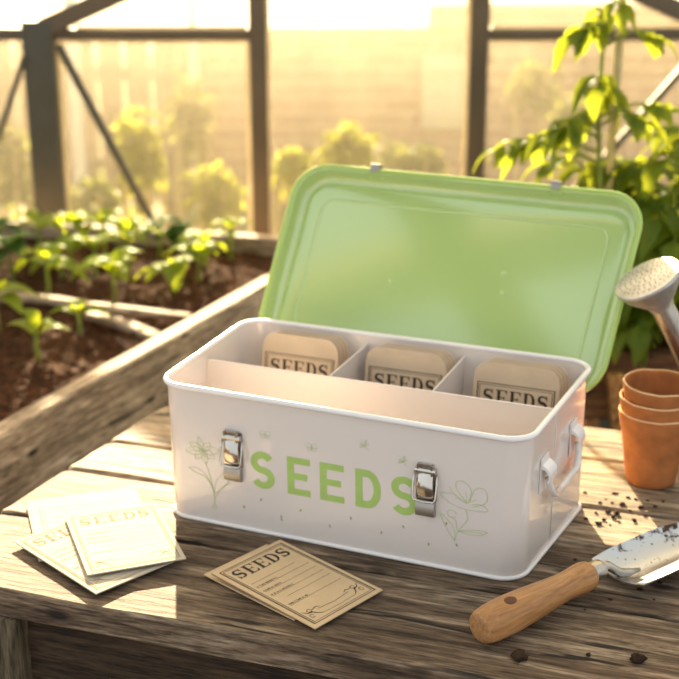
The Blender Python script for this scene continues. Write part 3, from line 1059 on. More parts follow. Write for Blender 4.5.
def smooth(pts, k=5):
    """round a drawn line through its points"""
    out = []
    n = len(pts)
    closed = math.dist(pts[0], pts[-1]) < 1e-6
    for i in range(n - 1):
        p0 = pts[i - 1] if i else (pts[-2] if closed else pts[0]); p1, p2 = pts[i], pts[i + 1]
        p3 = pts[i + 2] if i + 2 < n else (pts[1] if closed else pts[-1])
        for j in range(k):
            t = j / k
            out.append(tuple(0.5 * (2 * p1[a] + (p2[a] - p0[a]) * t + (2 * p0[a] - 5 * p1[a] + 4 * p2[a] - p3[a]) * t * t + (3 * p1[a] - p0[a] - 3 * p2[a] + p3[a]) * t ** 3) for a in (0, 1)))
    out.append(pts[-1])
    return out


def flower_left():
    P = Print(FR)
    w = 0.0007
    cx, cz = 0.0535, 0.082
    for k in range(8):
        a = R(k * 45 + 12)
        L = 0.0205 if k % 2 == 0 else 0.017
        dx, dz = math.cos(a), math.sin(a) * 0.72
        nx, nz = -dz, dx
        tip = (cx + dx * L, cz + dz * L)
        lft = [(cx + dx * L * t + nx * 0.0048 * math.sin(math.pi * t ** 0.9), cz + dz * L * t + nz * 0.0048 * math.sin(math.pi * t ** 0.9)) for t in [i / 8 for i in range(9)]]
        rgt = [(cx + dx * L * t - nx * 0.0048 * math.sin(math.pi * t ** 0.9), cz + dz * L * t - nz * 0.0048 * math.sin(math.pi * t ** 0.9)) for t in [i / 8 for i in range(9)]]
        P.stroke(lft, w); P.stroke(rgt, w)
        P.stroke([(cx, cz), (cx + dx * L * 0.7, cz + dz * L * 0.7)], w * 0.7)
    for k in range(7):
        a = R(k * 360 / 7)
        P.stroke([(cx, cz), (cx + 0.006 * math.cos(a), cz + 0.0045 * math.sin(a))], w * 0.8)
    P.stroke(smooth([(0.056, 0.070), (0.061, 0.055), (0.064, 0.038), (0.065, 0.022)]), w * 1.2)
    for pts in ([(0.064, 0.040), (0.056, 0.052), (0.044, 0.056), (0.036, 0.060)], [(0.036, 0.060), (0.046, 0.061), (0.056, 0.055), (0.064, 0.040)],
                [(0.065, 0.036), (0.068, 0.050), (0.076, 0.060), (0.086, 0.064)], [(0.086, 0.064), (0.082, 0.052), (0.074, 0.042), (0.065, 0.036)],
                [(0.0655, 0.030), (0.074, 0.044), (0.084, 0.050)], [(0.065, 0.022), (0.061, 0.019), (0.067, 0.0185), (0.065, 0.022)]):
        P.stroke(smooth(pts), w)
    P.build('flower_print', M['line_print'], sb)


def flower_right():
    P = Print(FR)
    w = 0.00075
    cx, cz = 0.3365, 0.0795
    pet = [
        [(cx, cz - 0.004), (cx - 0.012, cz + 0.004), (cx - 0.020, cz + 0.004), (cx - 0.027, cz + 0.003), (cx - 0.016, cz - 0.006), (cx, cz - 0.010)],
        [(cx, cz - 0.002), (cx - 0.010, cz + 0.010), (cx - 0.010, cz + 0.018), (cx - 0.003, cz + 0.019), (cx + 0.004, cz + 0.012), (cx + 0.003, cz)],
        [(cx + 0.003, cz), (cx + 0.008, cz + 0.013), (cx + 0.016, cz + 0.015), (cx + 0.020, cz + 0.009), (cx + 0.018, cz), (cx + 0.006, cz - 0.006)],
        [(cx + 0.004, cz - 0.004), (cx + 0.014, cz - 0.002), (cx + 0.021, cz - 0.007), (cx + 0.016, cz - 0.009), (cx, cz - 0.010)],
        [(cx - 0.018, cz + 0.012), (cx - 0.012, cz + 0.004), (cx - 0.004, cz - 0.002)],
    ]
    for p in pet: P.stroke(smooth(p), w)
    for a in (30, 60, 95, 130, 160):
        P.stroke([(cx, cz - 0.003), (cx + 0.012 * math.cos(R(a)), cz - 0.003 + 0.012 * math.sin(R(a)))], w * 0.7)
    P.stroke(smooth([(cx - 0.001, cz - 0.010), (0.338, 0.060), (0.333, 0.052), (0.328, 0.044), (0.325, 0.034)]), w * 1.1)
    P.stroke(arc(0.322, 0.0625, 0.0045, 0.004, 0, 330, 12), w)
    P.stroke([(0.322, 0.059), (0.326, 0.056), (0.3275, 0.046)], w)
    for pts in ([(0.325, 0.034), (0.318, 0.044), (0.311, 0.058), (0.310, 0.062)], [(0.310, 0.062), (0.320, 0.053), (0.325, 0.044), (0.325, 0.034)],
                [(0.329, 0.045), (0.338, 0.048), (0.350, 0.050), (0.358, 0.049)], [(0.358, 0.049), (0.350, 0.0445), (0.339, 0.0435), (0.329, 0.045)], [(0.331, 0.0455), (0.352, 0.0475)]):
        P.stroke(smooth(pts), w)
    P.build('flower_print', M['line_print'], sb)


flower_left(); flower_right()
# butterflies and sprigs above the word
for (u, v, s, kind) in ((266, 434, 1.5, 'fly'), (312, 447, 1.5, 'fly'), (365, 446, 1.6, 'sprig'), (403, 462, 1.45, 'sprig')):
    p = un(u, v, 1, -0.003)
    P = Print(FR); x, z = p.x, p.z; w = 0.00055
    if kind == 'fly':
        for sx in (-1, 1):
            P.stroke(arc(x + sx * 0.0022 * s, z + 0.0012 * s, 0.0021 * s, 0.0017 * s, 0, 345, 10), w)
            P.stroke(arc(x + sx * 0.0017 * s, z - 0.0014 * s, 0.0016 * s, 0.0013 * s, 0, 345, 8), w)
        P.stroke([(x, z + 0.002 * s), (x, z - 0.0025 * s)], w)
    else:
        P.stroke([(x + 0.003 * s, z - 0.003 * s), (x, z), (x - 0.0025 * s, z + 0.0045 * s)], w)
        for (dx, dz) in ((-0.003, 0.0015), (0.0028, 0.0022), (0.001, 0.0046), (-0.0035, -0.001)):
            P.stroke([(x, z), (x + dx * s * 0.6 - 0.0006, z + dz * s * 0.6 + 0.0006), (x + dx * s, z + dz * s), (x + dx * s * 0.6 + 0.0006, z + dz * s * 0.6 - 0.0006), (x, z)], w)
    P.build('butterfly_print' if kind == 'fly' else 'sprig_print', M['line_print'], sb)
for i, (u, v) in enumerate(((218, 509), (245, 506), (262, 499), (282, 519), (301, 510), (330, 526), (331, 534), (351, 518), (381, 533), (403, 527), (428, 545), (456, 546), (446, 494 + 30), (282, 496 + 20))):
    p = un(u, v, 1, -0.001)
    if not (0.02 < p.z): continue
    P = Print(FR); a = R(60 + (i * 37) % 70)
    L, w = 0.0040, 0.0018
    c, s = math.cos(a), math.sin(a)
    P.poly([(p.x + c * L * t - s * wv, p.z + s * L * t + c * wv) for t, wv in ((-0.5, 0), (-0.2, -w / 2), (0.2, -w / 2), (0.5, 0), (0.2, w / 2), (-0.2, w / 2))])
    P.build('seed_print', M['seed_print'], sb)


# latches: base plate, hook, lever, wire loop
def latch(x, z0, z1):
    o = link('latch', box_bm((-0.0105, -0.0016, 0.016), (0.0105, 0.0, 0.054)), M['chrome_dark'], sb, bevel=0.0006)
    o.location = front(x, z0, 0.0002) + Vector((0, 0, 0))
    # keeper at the foot: curved tongue
    bm = bmesh.new()
    sec = [(-0.0015, 0.0), (-0.0050, 0.001), (-0.0062, 0.006), (-0.0058, 0.012), (-0.0040, 0.017), (-0.0016, 0.018)]
    ring = [[bm.verts.new((sx, y, z)) for (y, z) in sec] + [bm.verts.new((sx, 0.0, 0.018)), bm.verts.new((sx, 0.0, 0.0))] for sx in (-0.0095, 0.0095)]
    n = len(ring[0])
    for k in range(n):
        bm.faces.new((ring[0][k], ring[1][k], ring[1][(k + 1) % n], ring[0][(k + 1) % n]))
    bm.faces.new(ring[0]); bm.faces.new(ring[1][::-1])
    bmesh.ops.recalc_face_normals(bm, faces=bm.faces[:])
    link('keeper', bm, M['keeper'], o, smooth='auto', bevel=0.0008)
    # lever: domed plate
    bm = bmesh.new()
    rows = []
    for i in range(9):
        t = i / 8
        z = 0.0195 + 0.026 * t
        hw = 0.0088 - 0.0016 * t
        y = -0.0058 - 0.0022 * math.sin(math.pi * t) + 0.0012 * t
        rows.append([bm.verts.new((sx * hw, y + dy, z)) for sx, dy in ((-1, 0.0042), (-1, 0.0008), (-0.82, 0), (0, -0.0006), (0.82, 0), (1, 0.0008), (1, 0.0042))])
    for a, b in zip(rows, rows[1:]):
        for k in range(6):
            bm.faces.new((a[k], a[k + 1], b[k + 1], b[k]))
    for rw in (rows[0], rows[-1]): bm.faces.new(rw)
    bmesh.ops.recalc_face_normals(bm, faces=bm.faces[:])
    link('lever', bm, M['chrome'], o, smooth='auto')
    # upper bridge with pivot
    bm = bmesh.new()
    tube([(-0.0105, -0.0050, 0.0488), (0.0105, -0.0050, 0.0488)], 0.0030, bm, n=12)
    box_bm((-0.0080, -0.0075, 0.0445), (-0.0060, 0, 0.0555), bm); box_bm((0.0060, -0.0075, 0.0445), (0.0080, 0, 0.0555), bm)
    box_bm((-0.0078, -0.0060, 0.0530), (0.0078, -0.0045, 0.0555), bm)
    link('pivot', bm, M['chrome'], o, smooth='auto')
    # wire bail round lever and keeper
    pth = [(-0.0112, -0.0035, 0.045), (-0.0120, -0.0060, 0.036), (-0.0118, -0.0085, 0.022), (-0.0100, -0.0092, 0.0185), (0, -0.0094, 0.0178), (0.0100, -0.0092, 0.0185), (0.0118, -0.0085, 0.022), (0.0120, -0.0060, 0.036), (0.0112, -0.0035, 0.045)]
    link('wire_bail', tube(pth, 0.0011, n=8), M['chrome'], o, smooth=True)
    return o


latch(0.0895, 0.0555, 0.109)
latch(0.2962, 0.0560, 0.110)

# side handle with two clips on the right wall
ya, yb = 0.056, 0.153
zh = 0.0930


def rp(y, z, off): return right(y, z, off)


hpath = [rp(ya, zh - 0.002, 0.006), rp(ya + 0.003, zh - 0.014, 0.008), rp(ya + 0.008, 0.0725, 0.009), rp(ya + 0.016, 0.0675, 0.0095), rp(yb - 0.016, 0.0675, 0.0095), rp(yb - 0.008, 0.0725, 0.009), rp(yb - 0.003, zh - 0.014, 0.008), rp(yb, zh - 0.002, 0.006)]
# densify with smooth interpolation
dense = []
for a, b in zip(hpath, hpath[1:]):
    for k in range(4): dense.append(lerp(a, b, k / 4))
dense.append(hpath[-1])
hd = link('side_handle', tube(dense, 0.0037, n=12), M['box'], sb, smooth=True)
for y in (ya, yb):
    bm = bmesh.new()
    # backing tongue plus rolled clip
    w = 0.0108
    sec = [(0.0004, 0.020), (0.0016, 0.020), (0.0025, 0.014), (0.0065, 0.0115), (0.0098, 0.008), (0.0108, 0.000), (0.0090, -0.0045), (0.0078, -0.003), (0.0092, 0.001), (0.0085, 0.006), (0.005, 0.0092), (0.0014, 0.0096), (0.0014, -0.017), (0.0004, -0.017)]
    lo = [bm.verts.new(rp(y - w, zh + z, off)) for off, z in sec]
    hi = [bm.verts.new(rp(y + w, zh + z, off)) for off, z in sec]
    n = len(sec)
    for k in range(n):
        bm.faces.new((lo[k], hi[k], hi[(k + 1) % n], lo[(k + 1) % n]))
    bm.faces.new(lo[::-1]); bm.faces.new(hi)
    bmesh.ops.recalc_face_normals(bm, faces=bm.faces[:])
    link('handle_bracket', bm, M['box_rim'], sb, smooth='auto')

# ---- lid
LC = [Vector((-0.0125, 0.236, 0.112)), Vector((0.4000, 0.250, 0.102)), Vector((0.4095, 0.402, 0.2965)), Vector((-0.0065, 0.358, 0.309))]
ex = (LC[1] - LC[0] + LC[2] - LC[3]).normalized()
ey0 = (LC[3] - LC[0] + LC[2] - LC[1]).normalized()
ez = ex.cross(ey0).normalized()                      # towards the viewer side (front / up)
lid = bpy.data.objects.new('lid', None); COL.objects.link(lid); lid.parent = sb; lid.empty_display_size = 0.03
LW, LH = 0.415, 0.228


def lid_pt(a, b, c):
    """a,b in metres on the rim plane, c depth behind it"""
    s, t = a / LW, b / LH
    p = LC[0] * (1 - s) * (1 - t) + LC[1] * s * (1 - t) + LC[2] * s * t + LC[3] * (1 - s) * t
    return p - ez * c


LQ = [Vector((0, 0)), Vector((LW, 0)), Vector((LW, LH)), Vector((0, LH))]
LR = 0.040
bm = bmesh.new()
loops = []
secs = [(0.0, 0.0), (0.0035, 0.0), (0.0040, 0.005), (0.0050, 0.015), (0.0060, 0.0185), (0.0085, 0.0210), (0.0125, 0.0220), (0.0155, 0.0205), (0.0195, 0.0200), (0.0300, 0.0200),
        ]
for ins, c in secs:
    loops.append([bm.verts.new(lid_pt(p.x, p.y, c)) for p in quad_loop(LQ, LR, ins, 12)])
outer = []
for ins, c in ((0.0, 0.0), (-0.0003, 0.012), (0.0010, 0.0190), (0.0050, 0.0228), (0.0110, 0.0236)):
    outer.append([bm.verts.new(lid_pt(p.x, p.y, c)) for p in quad_loop(LQ, LR, ins, 12)])
nn = len(loops[0])
for S in (loops, outer):
    for a, b in zip(S, S[1:]):
        for k in range(nn):
            bm.faces.new((a[k], a[(k + 1) % nn], b[(k + 1) % nn], b[k]))
bm.faces.new(loops[-1]); bm.faces.new(outer[-1])
bmesh.ops.recalc_face_normals(bm, faces=bm.faces[:])
link('lid_tray', bm, M['lid'], lid, smooth='auto')
link('lid_rim', tube([lid_pt(p.x, p.y, 0.0) for p in quad_loop(LQ, LR, -0.0005, 12)], 0.0024, n=10, closed=True), M['lid_rim'], lid, smooth=True)
link('pressed_border', tube([lid_pt(p.x, p.y, 0.0206) for p in quad_loop(LQ, 0.050, 0.034, 8)], 0.0019, n=8, closed=True), M['lid'], lid, smooth=True)
for (u, v) in ((390, 260), (391, 281), (503, 273), (503, 293)):
    # four small pressed studs in the lid's middle
    d = ray(u, v).normalized()
    best = min(((lid_pt(LW * i / 120, LH * j / 80, 0.0200) - CAM).normalized().cross(d).length, i, j) for i in range(121) for j in range(81))
    p = lid_pt(LW * best[1] / 120, LH * best[2] / 80, 0.0200)
    bm = bmesh.new(); bmesh.ops.create_uvsphere(bm, u_segments=12, v_segments=8, radius=0.0040)
    bmesh.ops.scale(bm, vec=(1, 1, 0.8), verts=bm.verts)
    o = link('pressed_stud', bm, M['lid'], lid, smooth=True)
    o.location = p; o.rotation_euler = ez.to_track_quat('Z', 'Y').to_euler()
for (u, v) in ((376, 168), (556, 186)):
    d = ray(u, v); c0 = lid_pt(0.2, LH, 0.003)
    s = min((k / 200 for k in range(201)), key=lambda t: (lid_pt(t * LW, LH, 0) - CAM).normalized().cross(d.normalized()).length)
    a = s * LW
    bm = bmesh.new()
    w = 0.0052
    pts = [(LH - 0.0030, -0.0035), (LH + 0.0035, -0.0042), (LH + 0.0062, -0.0020), (LH + 0.0066, 0.0030), (LH + 0.0040, 0.0060), (LH + 0.0015, 0.0090)]
    for i in range(len(pts) - 1):
        (b0, c0_), (b1, c1_) = pts[i], pts[i + 1]
        th = 0.0007
        q = [lid_pt(a - w, b0, c0_), lid_pt(a + w, b0, c0_), lid_pt(a + w, b1, c1_), lid_pt(a - w, b1, c1_)]
        nrm = (q[1] - q[0]).cross(q[2] - q[1]).normalized() * th
        vs = [bm.verts.new(x) for x in q] + [bm.verts.new(x + nrm) for x in q]
        for f in ((0, 3, 2, 1), (4, 5, 6, 7), (0, 1, 5, 4), (1, 2, 6, 5), (2, 3, 7, 6), (3, 0, 4, 7)):
            bm.faces.new([vs[j] for j in f])
    tube([lid_pt(a - w - 0.0008, LH + 0.0050, -0.0038), lid_pt(a + w + 0.0008, LH + 0.0050, -0.0038)], 0.0019, bm, n=10)
    link('catch', bm, M['keeper'], lid)
    for da in (-0.0075, 0.0075):
        bm = bmesh.new(); bmesh.ops.create_uvsphere(bm, u_segments=10, v_segments=6, radius=0.0021)
        o = link('rivet', bm, M['lid_rim'], lid, smooth=True)
        o.location = lid_pt(a + da, LH - 0.0042, 0.0085)
for x in (0.09, 0.31):
    bm = tube([(x - 0.02, lerp(0.222, 0.236, x / 0.4) + 0.007, 0.128), (x + 0.02, lerp(0.222, 0.236, x / 0.4) + 0.008, 0.128)], 0.0035, n=10)
    link('hinge', bm, M['chrome'], sb, smooth=True)

# ================================================================== SEED PACKETS


def packet(label, group=None, corners=None, w=0.091, h=0.140, t=0.0014, design='full', ink='ink', paper='paper', round_top=0.0, chamfer=0.0, head=0.0):
    """flat paper packet in local x (width) / y (height), top edge at y=h, front up (+z)."""
    o = thing('seed_packet', label, 'seed packet', group=group)
    bm = bmesh.new()
    out = []
    r = round_top
    if r:
        out = [(0, 0), (w, 0)] + [(w - r + r * math.cos(R(a)), h - r + r * math.sin(R(a))) for a in range(0, 91, 15)] + [(r + r * math.cos(R(a)), h - r + r * math.sin(R(a))) for a in range(90, 181, 15)]
    elif chamfer:
        c = chamfer
        out = [(0, 0), (w, 0), (w, h - 2.0 * c), (w - c * 0.25, h - c * 0.9), (w - c, h - c * 0.2), (w - c * 1.4, h), (c * 1.4, h), (c, h - c * 0.2), (c * 0.25, h - c * 0.9), (0, h - 2.0 * c)]
    else:
        out = [(0, 0), (w, 0), (w, h), (0, h)]
    # triangulated slab following a gentle puff
    lo = [bm.verts.new((x, y, 0)) for x, y in out]; hi = [bm.verts.new((x, y, t)) for x, y in out]
    n = len(out)
    for k in range(n):
        bm.faces.new((lo[k], lo[(k + 1) % n], hi[(k + 1) % n], hi[k]))
    bm.faces.new(lo[::-1]); bm.faces.new(hi)
    link('packet_paper', bm, M[paper], o, bevel=0.0003)
    P = Print(lambda x, y: Vector((x, y, t + 0.00025)))
    if design == 'full':
        h0 = h; h = h - head
        P.rect(0.0052, 0.0052, w - 0.0052, h - 0.0058, 0.0010)
        P.rect(0.0075, 0.0075, w - 0.0075, h - 0.0081, 0.0006)
        serif_word(P, 'SEEDS', 0.010, h - 0.0285, w - 0.020, 0.0165)
        y = h - 0.042
        for k, (x0, x1) in enumerate(((0.012, w - 0.022), (0.012, w - 0.012), (0.012, w - 0.012), (0.012, w - 0.012), (0.022, w - 0.012), (0.012, w - 0.012))):
            yy = y - k * 0.0095
            if k == 5: yy -= 0.004
            nd = 26
            for i in range(nd):                       # dotted rules
                xa = x0 + (x1 - x0) * i / nd
                P.stroke([(xa, yy), (xa + (x1 - x0) / nd * 0.62, yy)], 0.0006)
            if k in (1, 2, 3, 5):                     # small words as short dark bars of letters
                xx = 0.012
                rr = random.Random(k)
                while xx < 0.012 + (0.020, 0.026, 0.022, 0.03, 0, 0.024)[k]:
                    P.stroke([(xx, yy + 0.0012), (xx, yy + 0.0012 + rr.uniform(0.0014, 0.0024))], 0.00075)
                    xx += rr.choice((0.0013, 0.0013, 0.0017, 0.0026))
        # scrolled corners at the foot and a banner line
        for sx in (0, 1):
            cx = 0.016 if sx == 0 else w - 0.016
            m = 1 if sx == 0 else -1
            P.stroke([(cx - m * 0.0065, 0.026), (cx - m * 0.003, 0.021), (cx + m * 0.002, 0.020), (cx + m * 0.004, 0.016), (cx + m * 0.009, 0.0125)], [0.0005, 0.0010, 0.0014, 0.0010, 0.0005])
            P.stroke(arc(cx + m * 0.001, 0.0235, 0.0026, 0.0022, 0, 320, 10), 0.0006)
            P.stroke(arc(cx - m * 0.003, 0.0155, 0.0022, 0.0026, 0, 320, 10), 0.0006)
            P.stroke([(cx + m * 0.003, 0.0225), (cx + m * 0.010, 0.0245), (cx + m * 0.014, 0.0225)], [0.0004, 0.0009, 0.0004])
        P.stroke([(0.026, 0.0205), (w / 2, 0.0185), (w - 0.026, 0.0205)], 0.0005)
        P.stroke([(0.025, 0.0125), (w / 2, 0.0118), (w - 0.025, 0.0125)], 0.0004)
    elif design == 'back':
        P.stroke([(0.012, 0.01), (0.012, h - 0.022), (w * 0.2, h - 0.022)], 0.0006)
        P.stroke([(0.016, 0.01), (0.016, h - 0.030)], 0.0004)
        P.stroke([(0.022, h - 0.026), (w - 0.014, h - 0.026)], 0.0004)
        for k in range(5):
            P.stroke([(0.022, h - 0.036 - k * 0.012), (w - 0.022, h - 0.036 - k * 0.012)], 0.0004)
    P.build('printed_design', M[ink], o)
    return o


def place_flat(o, tl, tr, bl, z_tl, z_tr, z_bl, w, h):
    """put a packet so its top-left, top-right, bottom-left corners lie at the given table points"""
    TL = Vector((tl[0], tl[1], z_tl)); TR = Vector((tr[0], tr[1], z_tr)); BL = Vector((bl[0], bl[1], z_bl))
    X = (TR - TL).normalized(); Y = (TL - BL).normalized()
    X = (X + (X - Y * X.dot(Y)).normalized()).normalized()
    a_, b_ = (X + Y).normalized(), (X - Y).normalized()
    X = (a_ + b_).normalized(); Y = (a_ - b_).normalized(); Z = X.cross(Y)
    m = Matrix((X, Y, Z)).transposed().to_4x4()
    m.translation = TL - Y * h
    o.matrix_world = m


# three on the left, sunlit
w1 = 0.118
o = packet('sunlit blank packet with rounded top corners, at the back of the left pile', w=w1, h=0.140, round_top=0.012, design='back', ink='ink_glare', paper='paper_pale')
place_flat(o, (-0.146, -0.043), (-0.054, 0.0330), (-0.0475, -0.150), 0.0012, 0.0012, 0.0012, w1, 0.140)
w2, h2 = 0.098, 0.146
o = packet('sunlit SEEDS packet pointing to the table corner, lowest front one of the left pile', w=w2, h=h2, ink='ink_glare', paper='paper_pale')
place_flat(o, (-0.0975, -0.128), (-0.053, -0.040), (0.034, -0.1765), 0.0042, 0.0042, 0.0042, w2, h2)
o = packet('sunlit SEEDS packet lying topmost on the left pile', w=0.096, h=0.134, ink='ink_glare', paper='paper_pale')
place_flat(o, (-0.0785, -0.0665), (-0.0040, -0.0120), (0.0215, -0.1595), 0.0070, 0.0070, 0.0085, 0.096, 0.134)
# two in front of the box
o = packet('kraft packet peeking out from under the printed one before the box', w=0.084, h=0.122, ink='ink')
place_flat(o, (0.1085, -0.1050), (0.1455, -0.0255), (0.2320, -0.1425), 0.0012, 0.0012, 0.0012, 0.084, 0.122)
o = packet('kraft SEEDS packet with black print lying before the tin', w=0.093, h=0.135)
place_flat(o, (0.1205, -0.1105), (0.1580, -0.0265), (0.2445, -0.1465), 0.0082, 0.0074, 0.0030, 0.0930, 0.135)

# packets standing in the back compartments
cells = [(0.0275, 0.1045), (0.1555, 0.1045), (0.2815, 0.1045)]
cell_names = ['left', 'middle', 'right']
for ci, (x0, _) in enumerate(cells):
    for k in range(4):
        yb_ = 0.166 + k * 0.0052 + ci * 0.0030
        lab = ('front kraft SEEDS packet standing in the %s compartment of the tin' % cell_names[ci]) if k == 0 else ('kraft packet standing behind the front one in the %s compartment, number %s back' % (cell_names[ci], ('', 'one', 'two', 'three')[k]))
        if k:
            lab = 'kraft packet in the %s compartment of the tin, %s behind its front packet' % (cell_names[ci], ('', 'directly', 'second', 'third')[k])
        o = packet(lab, w=0.094, h=0.1450, t=0.0012, chamfer=0.009, head=0.017, paper='paper_tan', design='full' if k == 0 else 'back', group='packets standing in the tin')
        th = R(82)
        X = Vector((1, 0.035, 0)).normalized(); Y = Vector((0, math.cos(th), math.sin(th))); Y = (Y - X * Y.dot(X)).normalized(); Z = X.cross(Y)
        m = Matrix((X, Y, Z)).transposed().to_4x4()
        m.translation = Vector((x0 + k * 0.0018 - ci * 0.001, yb_, 0.0055))
        o.matrix_world = m

# ================================================================== TERRACOTTA POTS
def pot_bm(seed):
    prof = [(0.0, 0.0), (0.0262, 0.0), (0.0276, 0.0014), (0.0305, 0.022), (0.0335, 0.044), (0.0362, 0.062), (0.0374, 0.0655), (0.0384, 0.070), (0.0396, 0.0790), (0.0403, 0.0832), (0.0396, 0.0846), (0.0378, 0.0836),
            (0.0362, 0.070), (0.0342, 0.057), (0.0300, 0.030), (0.0256, 0.0045), (0.0, 0.0040)]
    fine = []
    for a, b in zip(prof, prof[1:]):
        for k in range(3): fine.append((lerp(a[0], b[0], k / 3), lerp(a[1], b[1], k / 3)))
    fine.append(prof[-1])
    return lathe(fine, 64, wob=0.020, seed=seed, mat_fn=lambda i: 1 if 27 <= i <= 31 else 0)  # lip rings get the painted sunlit tone


labs = ['terracotta pot standing on the table at the bottom of the stack of three', 'terracotta pot nested in the middle of the stack', 'terracotta pot nested topmost in the stack, open rim showing']
for k in range(3):
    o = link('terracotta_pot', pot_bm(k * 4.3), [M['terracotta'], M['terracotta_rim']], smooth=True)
    o.location = (0.4575 + 0.0003 * k, 0.288 - 0.0003 * k, 0.0012 + 0.0165 * k); o.rotation_euler = (R(0.5 * k), R(-0.6 * k), k * 1.1)
    tag(o, labs[k], 'plant pot', 'stack of terracotta pots')

# ================================================================== TROWEL
tv = thing('hand_trowel', 'hand trowel with turned wooden handle and soil-flecked steel blade', 'trowel', (0.3897, -0.1138, 0.0))
ax = Vector((0.4566 - 0.3882, 0.0134 + 0.1148, 0)).normalized()
tv.rotation_euler = (0, 0, math.atan2(ax.y, ax.x))
# handle along local x
prof = [(0.0, 0.0), (0.009, 0.0), (0.0120, 0.0006), (0.0142, 0.0025), (0.0156, 0.006), (0.0168, 0.014), (0.0174, 0.026), (0.0173, 0.040), (0.0165, 0.056), (0.0152, 0.074), (0.0137, 0.092), (0.0129, 0.106), (0.0133, 0.118), (0.0142, 0.128), (0.0143, 0.135), (0.0132, 0.1400), (0.0105, 0.1430), (0.0, 0.1432)]
fine = []
for a, b in zip(prof, prof[1:]):
    for k in range(3): fine.append((lerp(a[0], b[0], k / 3), lerp(a[1], b[1], k / 3)))
fine.append(prof[-1])
hb = lathe(fine, 36, mat_fn=lambda i: 1 if i < 8 else 0)
to_x = Matrix(((0, 0, 1, 0), (0, 1, 0, 0), (-1, 0, 0, 0), (0, 0, 0, 1)))
tilt_m = Matrix.Translation((-0.003, 0, 0.0180)) @ Matrix.Rotation(R(-2.0), 4, 'Y')
bmesh.ops.transform(hb, matrix=tilt_m @ to_x, verts=hb.verts)
link('handle', hb, [M['handle'], M['handle_end']], tv, smooth='auto')
# dark oval hole in the handle near the butt
bm = bmesh.new(); bmesh.ops.create_uvsphere(bm, u_segments=20, v_segments=10, radius=1.0)
bmesh.ops.scale(bm, vec=(0.0072, 0.0048, 0.0022), verts=bm.verts)
o = link('hang_hole', bm, M['hole_wood'], tv, smooth=True)
o.location = (0.031, -0.0035, 0.0352); o.rotation_euler = (R(10), R(-1), 0)
fr = lathe([(0.0, 0.0), (0.0098, 0.0), (0.0100, 0.001), (0.0098, 0.018), (0.0088, 0.0200), (0.006, 0.0205), (0.0, 0.0205)], 28)
bmesh.ops.transform(fr, matrix=Matrix.Translation((0.134, 0, 0.0236)) @ to_x, verts=fr.verts)
link('ferrule', fr, M['steel'], tv, smooth='auto')
neck = [(0.152, 0, 0.0232), (0.158, 0, 0.0240), (0.164, 0.0, 0.0235), (0.172, -0.001, 0.0175), (0.180, -0.002, 0.0115), (0.190, -0.004, 0.0090), (0.204, -0.006, 0.0085)]
link('neck', tube(neck, [0.0048, 0.0046, 0.0044, 0.0044, 0.0046, 0.0042, 0.0022], n=12), M['steel'], tv, smooth=True)
# blade: dished, pointed
m, nt, b = new_mat('soil_flecked_steel')
b.inputs['Metallic'].default_value = 1.0
mp = coords(nt, (1, 1, 1))
n = noise_tex(nt, mp, 55, 8, 0.7)
grd = nt.nodes.new('ShaderNodeSeparateXYZ'); nt.links.new(mp.outputs[0], grd.inputs[0])
ady = nt.nodes.new('ShaderNodeMath'); ady.operation = 'MULTIPLY_ADD'; ady.inputs[1].default_value = 2.6; ady.inputs[2].default_value = 0.0
nt.links.new(grd.outputs[1], ady.inputs[0])
adx = nt.nodes.new('ShaderNodeMath'); adx.operation = 'MULTIPLY_ADD'; adx.inputs[1].default_value = 1.1
nt.links.new(grd.outputs[0], adx.inputs[0]); nt.links.new(ady.outputs[0], adx.inputs[2])
sm = nt.nodes.new('ShaderNodeMath'); sm.operation = 'ADD'
nt.links.new(n.outputs['Fac'], sm.inputs[0]); nt.links.new(adx.outputs[0], sm.inputs[1])
dr = ramp(nt, [(0.875, (0, 0, 0)), (0.91, (1, 1, 1))]); nt.links.new(sm.outputs[0], dr.inputs[0])
n2 = noise_tex(nt, mp, 240, 3, 0.5)
dr2 = ramp(nt, [(0.66, (0, 0, 0)), (0.70, (1, 1, 1))]); nt.links.new(n2.outputs['Fac'], dr2.inputs[0])
mxm = nt.nodes.new('ShaderNodeMath'); mxm.operation = 'MAXIMUM'
nt.links.new(dr.outputs[0], mxm.inputs[0]); nt.links.new(dr2.outputs[0], mxm.inputs[1])
nt.links.new(mixc(nt, mxm.outputs[0], (0.55, 0.56, 0.58), (0.06, 0.03, 0.018)), b.inputs['Base Color'])
inv = nt.nodes.new('ShaderNodeMath'); inv.operation = 'SUBTRACT'; inv.inputs[0].default_value = 1.0
nt.links.new(mxm.outputs[0], inv.inputs[1]); nt.links.new(inv.outputs[0], b.inputs['Metallic'])
rr_ = nt.nodes.new('ShaderNodeMapRange'); rr_.inputs[3].default_value = 0.34; rr_.inputs[4].default_value = 0.95
nt.links.new(mxm.outputs[0], rr_.inputs[0]); nt.links.new(rr_.outputs[0], b.inputs['Roughness'])
M['blade'] = m
bm = bmesh.new()
NB, NW = 34, 16
X0, X1 = 0.173, 0.345
top, bot = [], []
